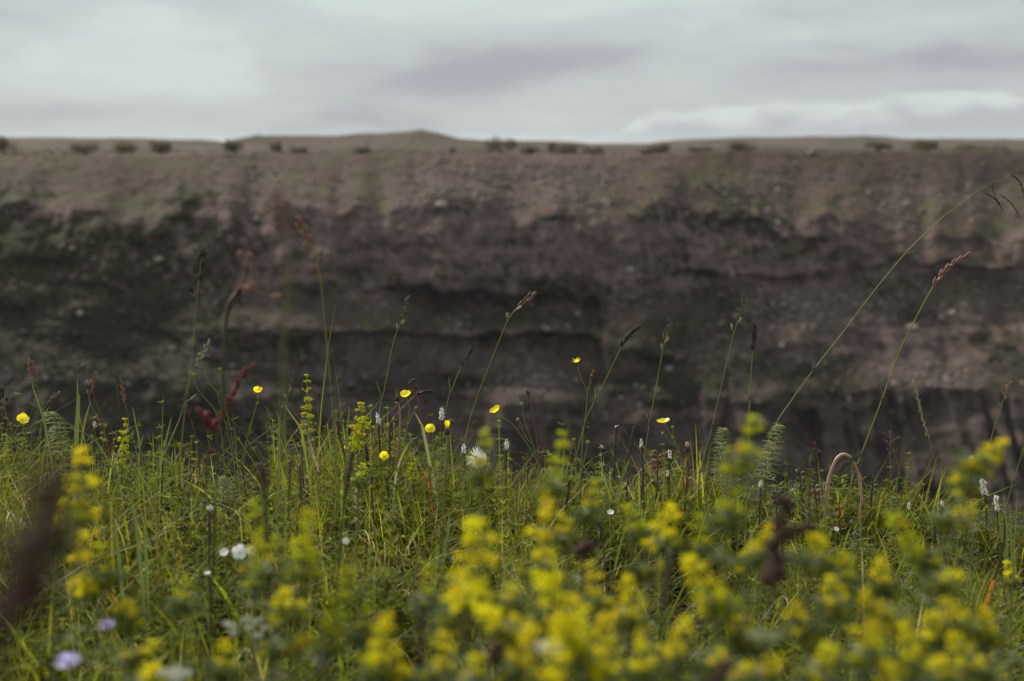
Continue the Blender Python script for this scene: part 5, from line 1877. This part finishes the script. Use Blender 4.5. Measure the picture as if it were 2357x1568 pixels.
# ------------------------------------------------------------------ lady's bedstraw: whorled clusters of tiny yellow florets
def bedstraw(label, top, bottom, Y, width=70, kind=0, gap=.0105, rough=.25, mid=None):
    Y = nearer(Y)
    mids = [mid] if mid else [((top[0] + bottom[0]) / 2, (top[1] + bottom[1]) / 2)]
    path = stem_path([top] + mids + [bottom, (bottom[0] + .35 * (bottom[0] - mids[0][0]), bottom[1] + .45 * (bottom[1] - mids[0][1]) + 20)], Y)
    root = plant('bedstraw', label, 'bedstraw', path[0], 'yellow bedstraw in flower')
    stem(root, path, .0010, .0006, M['stem_green'])
    f0 = frac_of_py(path, Y, bottom[1])
    L = float(np.linalg.norm(at(*top, Y) - at(*bottom, Y)))
    R = width * (1.25 if Y < 1.5 else 1.0) * Y / F / 2
    s0 = R / .0125
    n = max(2, int(round(L / (gap * s0 ** .7))))
    pool = {0: CLUST, 1: CLUST_BUD, 2: CLUST_OLD + CLUST[:2]}[kind]
    for k in range(n):
        f = (k + .3) / n
        p, d = point_on(path, f0 + (1 - f0) * f)
        taper = 1 - .5 * f ** 1.6
        m = 6 if Y < 1.2 and taper > .6 else (3 if s0 > .5 else 2)
        a0 = random.uniform(0, 6.28)
        br = MB()
        for j in range(m):
            a = a0 + j * 6.283 / m + random.gauss(0, .4)
            off = np.array([math.cos(a), math.sin(a), random.uniform(-.25, .5)]) * R * taper * random.uniform(.2, 1.2)
            put('flower_cluster', random.choice(pool if random.random() > .26 else CLUST_BUD + CLUST_OLD), root, p + off, d + off * 40, s0 * taper * (.41 if m > 3 else .58) * random.uniform(1 - rough * 1.4, 1 + rough * 1.2))
            br.add(*tube([p - d * .004, p + off * .6 - d * .001, p + off], [.00035, .0003, .0002], 4))
        br.build('side_stalks', M['stem_green'], root, root.location)
    put('flower_cluster', random.choice(pool), root, path[-1], (0, 0, 1), s0 * .5)
    whorl_leaves(path, .25, min(.97, f0 + .3 * (1 - f0)), 15, 8, .017, .0011, M['leaf'], 'foliage', root)


BED = [
    ('sharp tall bedstraw spike with separate knots, clear against the dark gorge', (706, 864), (708, 1000), 2.22, 26, 1, .017),
    ('sharp bedstraw spike with wide whorls between two brown bistorts', (832, 930), (824, 1030), 2.0, 40, 1, .014),
    ('sharp small bedstraw spike beside the low seed ball pair', (288, 965), (280, 1085), 2.15, 30, 1, .014),
    ('short greenish bedstraw spike low under the round buttercup', (945, 1068), (950, 1120), 2.2, 26, 1, .012),
    ('tall blurred bedstraw spike beside the huge dock', (188, 1042), (178, 1200), 1.35, 62, 0, .0115),
    ('loose bedstraw spray right below the tall spike beside the huge dock', (190, 1235), (198, 1368), 1.3, 76, 0, .016),
    ('isolated bedstraw knob above the smaller lilac flower', (290, 1388), (300, 1440), 1.3, 58, 0, .012),
    ('leaning bedstraw spray between the lilac flowers and the dark gap', (352, 1478), (305, 1525), 1.22, 44, 0, .012),
    ('bedstraw spray cut by the bottom edge beside the cream yarrow', (350, 1536), (336, 1590), 1.15, 60, 0, .012),
    ('blurred bedstraw spike rising behind the three white flowers', (588, 1160), (586, 1350), 1.45, 46, 1, .016),
    ('broad olive-yellow bedstraw spike next to the spike behind the white trio', (710, 1182), (694, 1330), 1.25, 62, 1, .012),
    ('round blurred bedstraw knob under the broad olive-yellow spike', (660, 1368), (664, 1425), 1.2, 66, 0, .012),
    ('browning bedstraw spray lying across the bottom near the white bistort head', (718, 1470), (640, 1505), 1.2, 52, 2, .012),
    ('slim olive bedstraw spike beside the dark gap at the bottom', (800, 1312), (752, 1500), 1.22, 58, 1, .013),
    ('upright bedstraw spike next to the maroon spike at the bottom', (884, 1425), (872, 1560), 1.1, 70, 0, .011),
    ('little bedstraw knob at the very bottom beside the upright spike', (925, 1540), (935, 1590), 1.1, 56, 0, .011),
    ('thick bright bedstraw spike standing tallest in the bottom middle', (1095, 1205), (1072, 1400), 1.12, 92, 0, .011),
    ('bright bedstraw mass at the foot of the thick tallest spike', (1112, 1400), (1180, 1478), 1.05, 88, 0, .011),
    ('bedstraw knot between the thick spike and the leaning one', (1180, 1352), (1170, 1410), 1.12, 48, 0, .012),
    ('bedstraw tip blurred in front of the dandelion clock', (1114, 995), (1108, 1110), 1.4, 46, 1, .015),
    ('leaning bedstraw tip reaching up to the small seed balls', (1296, 998), (1266, 1140), 1.4, 46, 1, .015),
    ('bright bedstraw spike right below the leaning tip', (1264, 1160), (1240, 1330), 1.27, 66, 0, .013),
    ('small bedstraw cluster beside the tilted brown seed head', (1312, 1200), (1306, 1260), 1.4, 36, 0, .012),
    ('massive bright bedstraw spike leaning in the bottom middle', (1270, 1345), (1345, 1540), 1.0, 110, 0, .011),
    ('bedstraw spike with brown stain between the massive one and the black spike', (1362, 1300), (1378, 1410), 1.2, 56, 2, .012),
    ('bedstraw column rising from the bottom edge past the massive spike', (1395, 1420), (1390, 1580), 1.05, 62, 0, .011),
    ('loose bedstraw heap on the bottom edge before the massive spike', (1222, 1452), (1175, 1570), 1.0, 70, 0, .012),
    ('low bedstraw knobs at the bottom edge beside the fuzzy white knob', (1265, 1545), (1300, 1600), .98, 76, 0, .012),
    ('olive bedstraw knobs in front of the bright green tuft', (1446, 1165), (1478, 1245), 1.4, 46, 1, .012),
    ('bedstraw spike right beside the black spike\'s tip', (1545, 1168), (1532, 1270), 1.32, 58, 0, .012),
    ('pair of bedstraw knobs between the olive knobs and the black spike', (1520, 1300), (1475, 1330), 1.35, 44, 0, .012),
    ('leaning bedstraw spike running down past the black spike', (1586, 1285), (1665, 1415), 1.12, 72, 0, .011),
    ('blurred bedstraw sprig under the fan-shaped horsetail', (1692, 1130), (1668, 1215), 1.25, 56, 1, .013),
    ('high blurred bedstraw tip hiding part of the dewy horsetail', (1736, 962), (1694, 1090), 1.25, 60, 1, .015),
    ('small bedstraw knob on the turf between two horsetails and the dock', (1735, 1255), (1722, 1310), 1.3, 50, 0, .012),
    ('bedstraw spray at the bottom below the black spike', (1575, 1430), (1535, 1550), 1.05, 62, 0, .012),
    ('single bedstraw tuft between the bottom spray and the brown dock', (1655, 1500), (1640, 1555), 1.05, 44, 0, .012),
    ('bedstraw tuft pressed against the brown dock\'s upper part', (1872, 1232), (1890, 1312), 1.2, 62, 0, .012),
    ('bedstraw spray below the brown dock, half behind it', (1832, 1395), (1860, 1470), 1.08, 62, 0, .012),
    ('bottom-edge bedstraw spray beneath the brown dock', (1780, 1520), (1750, 1590), 1.0, 66, 2, .012),
    ('soft bedstraw heap between the dock and the hoop, lower down', (1915, 1330), (1925, 1420), 1.12, 52, 0, .013),
    ('tall leaning bedstraw cone past the hoop', (2062, 1190), (2126, 1310), 1.25, 62, 1, .011),
    ('bedstraw fork above the tall cone, bright and flat', (2240, 1165), (2178, 1215), 1.3, 56, 0, .012),
    ('bedstraw leaning high over the white bistorts at the picture\'s low end', (2306, 1016), (2236, 1085), 1.25, 56, 0, .012),
    ('bedstraw spray below the one leaning over the white bistorts', (2200, 1085), (2222, 1135), 1.28, 46, 0, .012),
    ('yellow bedstraw knob pair below the tall leaning cone', (2196, 1322), (2165, 1365), 1.15, 60, 0, .012),
    ('browning bedstraw knob under the knob pair', (2180, 1388), (2196, 1465), 1.1, 74, 2, .012),
    ('brightest bedstraw tuft in the dark patch below the hoop', (1990, 1370), (2048, 1440), 1.08, 60, 0, .011),
    ('wide bedstraw heap under the brightest tuft', (2010, 1440), (1990, 1540), 1.0, 84, 2, .012),
    ('bedstraw spike at the bottom beside the wide heap', (2085, 1440), (2105, 1560), 1.02, 62, 0, .012),
    ('bedstraw spray toward the low corner with a dark eye', (2200, 1470), (2262, 1568), 1.05, 62, 0, .012),
    ('bedstraw tuft at the bottom edge near the low corner', (2170, 1520), (2160, 1600), .98, 66, 0, .012),
    ('low bedstraw tuft at the bottom edge under the dock branch', (1905, 1490), (1885, 1580), 1.0, 66, 0, .012),
    ('dim bedstraw tuft low beside the woolly yarrow before the dock', (1700, 1420), (1712, 1500), 1.1, 52, 2, .013),
    ('tiny sharp bedstraw sprig at the foot of the wide-whorled spike', (834, 1068), (826, 1110), 1.9, 30, 1, .012),
    ('orange-tinged small bedstraw beside the black blade\'s base', (2320, 1295), (2325, 1345), 1.6, 34, 2, .012),
    ('faint orange bedstraw sprig close to the huge dock\'s top', (150, 1180), (135, 1260), 1.0, 36, 2, .02),
    ('small yellow knobs in the turf below the three white flowers', (600, 1300), (590, 1345), 1.5, 30, 0, .012),
    ('bedstraw sprig in the turf between the spent brown spike and bright tuft', (1262, 1330), (1290, 1380), 1.25, 40, 0, .013),
    ('small lime bedstraw sprig between the smaller lilac flower and the white trio', (430, 1330), (424, 1400), 1.35, 34, 1, .014),
    ('short bedstraw spike in front of the white yarrow', (520, 1480), (512, 1560), 1.15, 46, 0, .012),
    ('lime bedstraw wisp over the white yarrow', (628, 1235), (622, 1330), 1.4, 36, 1, .014),
    ('bedstraw wisp just inside the tall bedstraw beside the huge dock', (246, 1255), (240, 1350), 1.3, 36, 1, .014),
    ('bedstraw wisp between slim olive spike and upright bottom spike', (842, 1395), (836, 1470), 1.2, 40, 1, .013),
    ('short lime spike in the gap before the thick tallest spike', (985, 1300), (980, 1400), 1.3, 38, 1, .014),
    ('low bedstraw spike at the bottom before the maroon spike', (1020, 1460), (1012, 1570), 1.08, 56, 0, .012),
    ('bedstraw spike sharing the root of the thick tallest spike', (1050, 1325), (1040, 1440), 1.15, 54, 0, .012),
    ('lime bedstraw wisp between the leaning tip and the bright green tuft', (1370, 1110), (1352, 1200), 1.4, 36, 1, .014),
    ('bedstraw spike filling the gap past the stained spike', (1440, 1330), (1452, 1450), 1.15, 56, 0, .012),
    ('bedstraw spike at the bottom past the column on the edge', (1480, 1470), (1470, 1580), 1.02, 60, 0, .012),
    ('bedstraw spike between the running-down spike and the dim tuft', (1610, 1190), (1622, 1290), 1.3, 46, 1, .013),
    ('bedstraw wisp at the side of the brown dock facing the horsetails', (1768, 1215), (1755, 1300), 1.25, 44, 0, .013),
    ('bedstraw spike below the hoop\'s inner leg', (1945, 1275), (1950, 1360), 1.25, 46, 1, .013),
    ('bedstraw spike beneath the hoop\'s outer leg', (2030, 1290), (2036, 1370), 1.25, 44, 0, .013),
    ('bedstraw spike between browning knob and the spray with a dark eye', (2150, 1415), (2140, 1500), 1.1, 54, 0, .012),
    ('bedstraw spike next to the woolly corner yarrow', (2265, 1400), (2270, 1480), 1.2, 46, 0, .013),
    ('bottom-edge bedstraw between rusty cluster and the dock', (1715, 1535), (1705, 1600), 1.0, 58, 0, .012),
    ('bottom-edge bedstraw under the wide heap', (2050, 1530), (2040, 1610), .98, 64, 0, .012),
    ('bottom-edge bedstraw between the loose heap and maroon cluster', (1095, 1515), (1085, 1600), 1.0, 60, 0, .012),
]
for rec in BED:
    bedstraw(*rec)


# ------------------------------------------------------------------ the air over the gorge
def build_haze():
    lo, hi = (-6500.0, -62.0, -62.0), (6500.0, 6100.0, 12.0)
    v = [(x, y, z) for z in (lo[2], hi[2]) for y in (lo[1], hi[1]) for x in (lo[0], hi[0])]
    f = [(0, 2, 3, 1), (4, 5, 7, 6), (0, 1, 5, 4), (2, 6, 7, 3), (0, 4, 6, 2), (1, 3, 7, 5)]
    m = bpy.data.materials.new('thin_haze')
    m.use_nodes = True
    t = m.node_tree
    t.nodes.clear()
    out = t.nodes.new('ShaderNodeOutputMaterial')
    vol = t.nodes.new('ShaderNodeVolumePrincipled')
    vol.inputs['Color'].default_value = (0.93, 0.94, 0.97, 1)
    vol.inputs['Density'].default_value = HAZE
    t.links.new(vol.outputs[0], out.inputs['Volume'])
    o = mesh_obj('haze', v, f, m)
    tag(o, 'thin pale haze lying over the gorge and moor', 'haze', kind='stuff')


HAZE = 0.00011
build_haze()
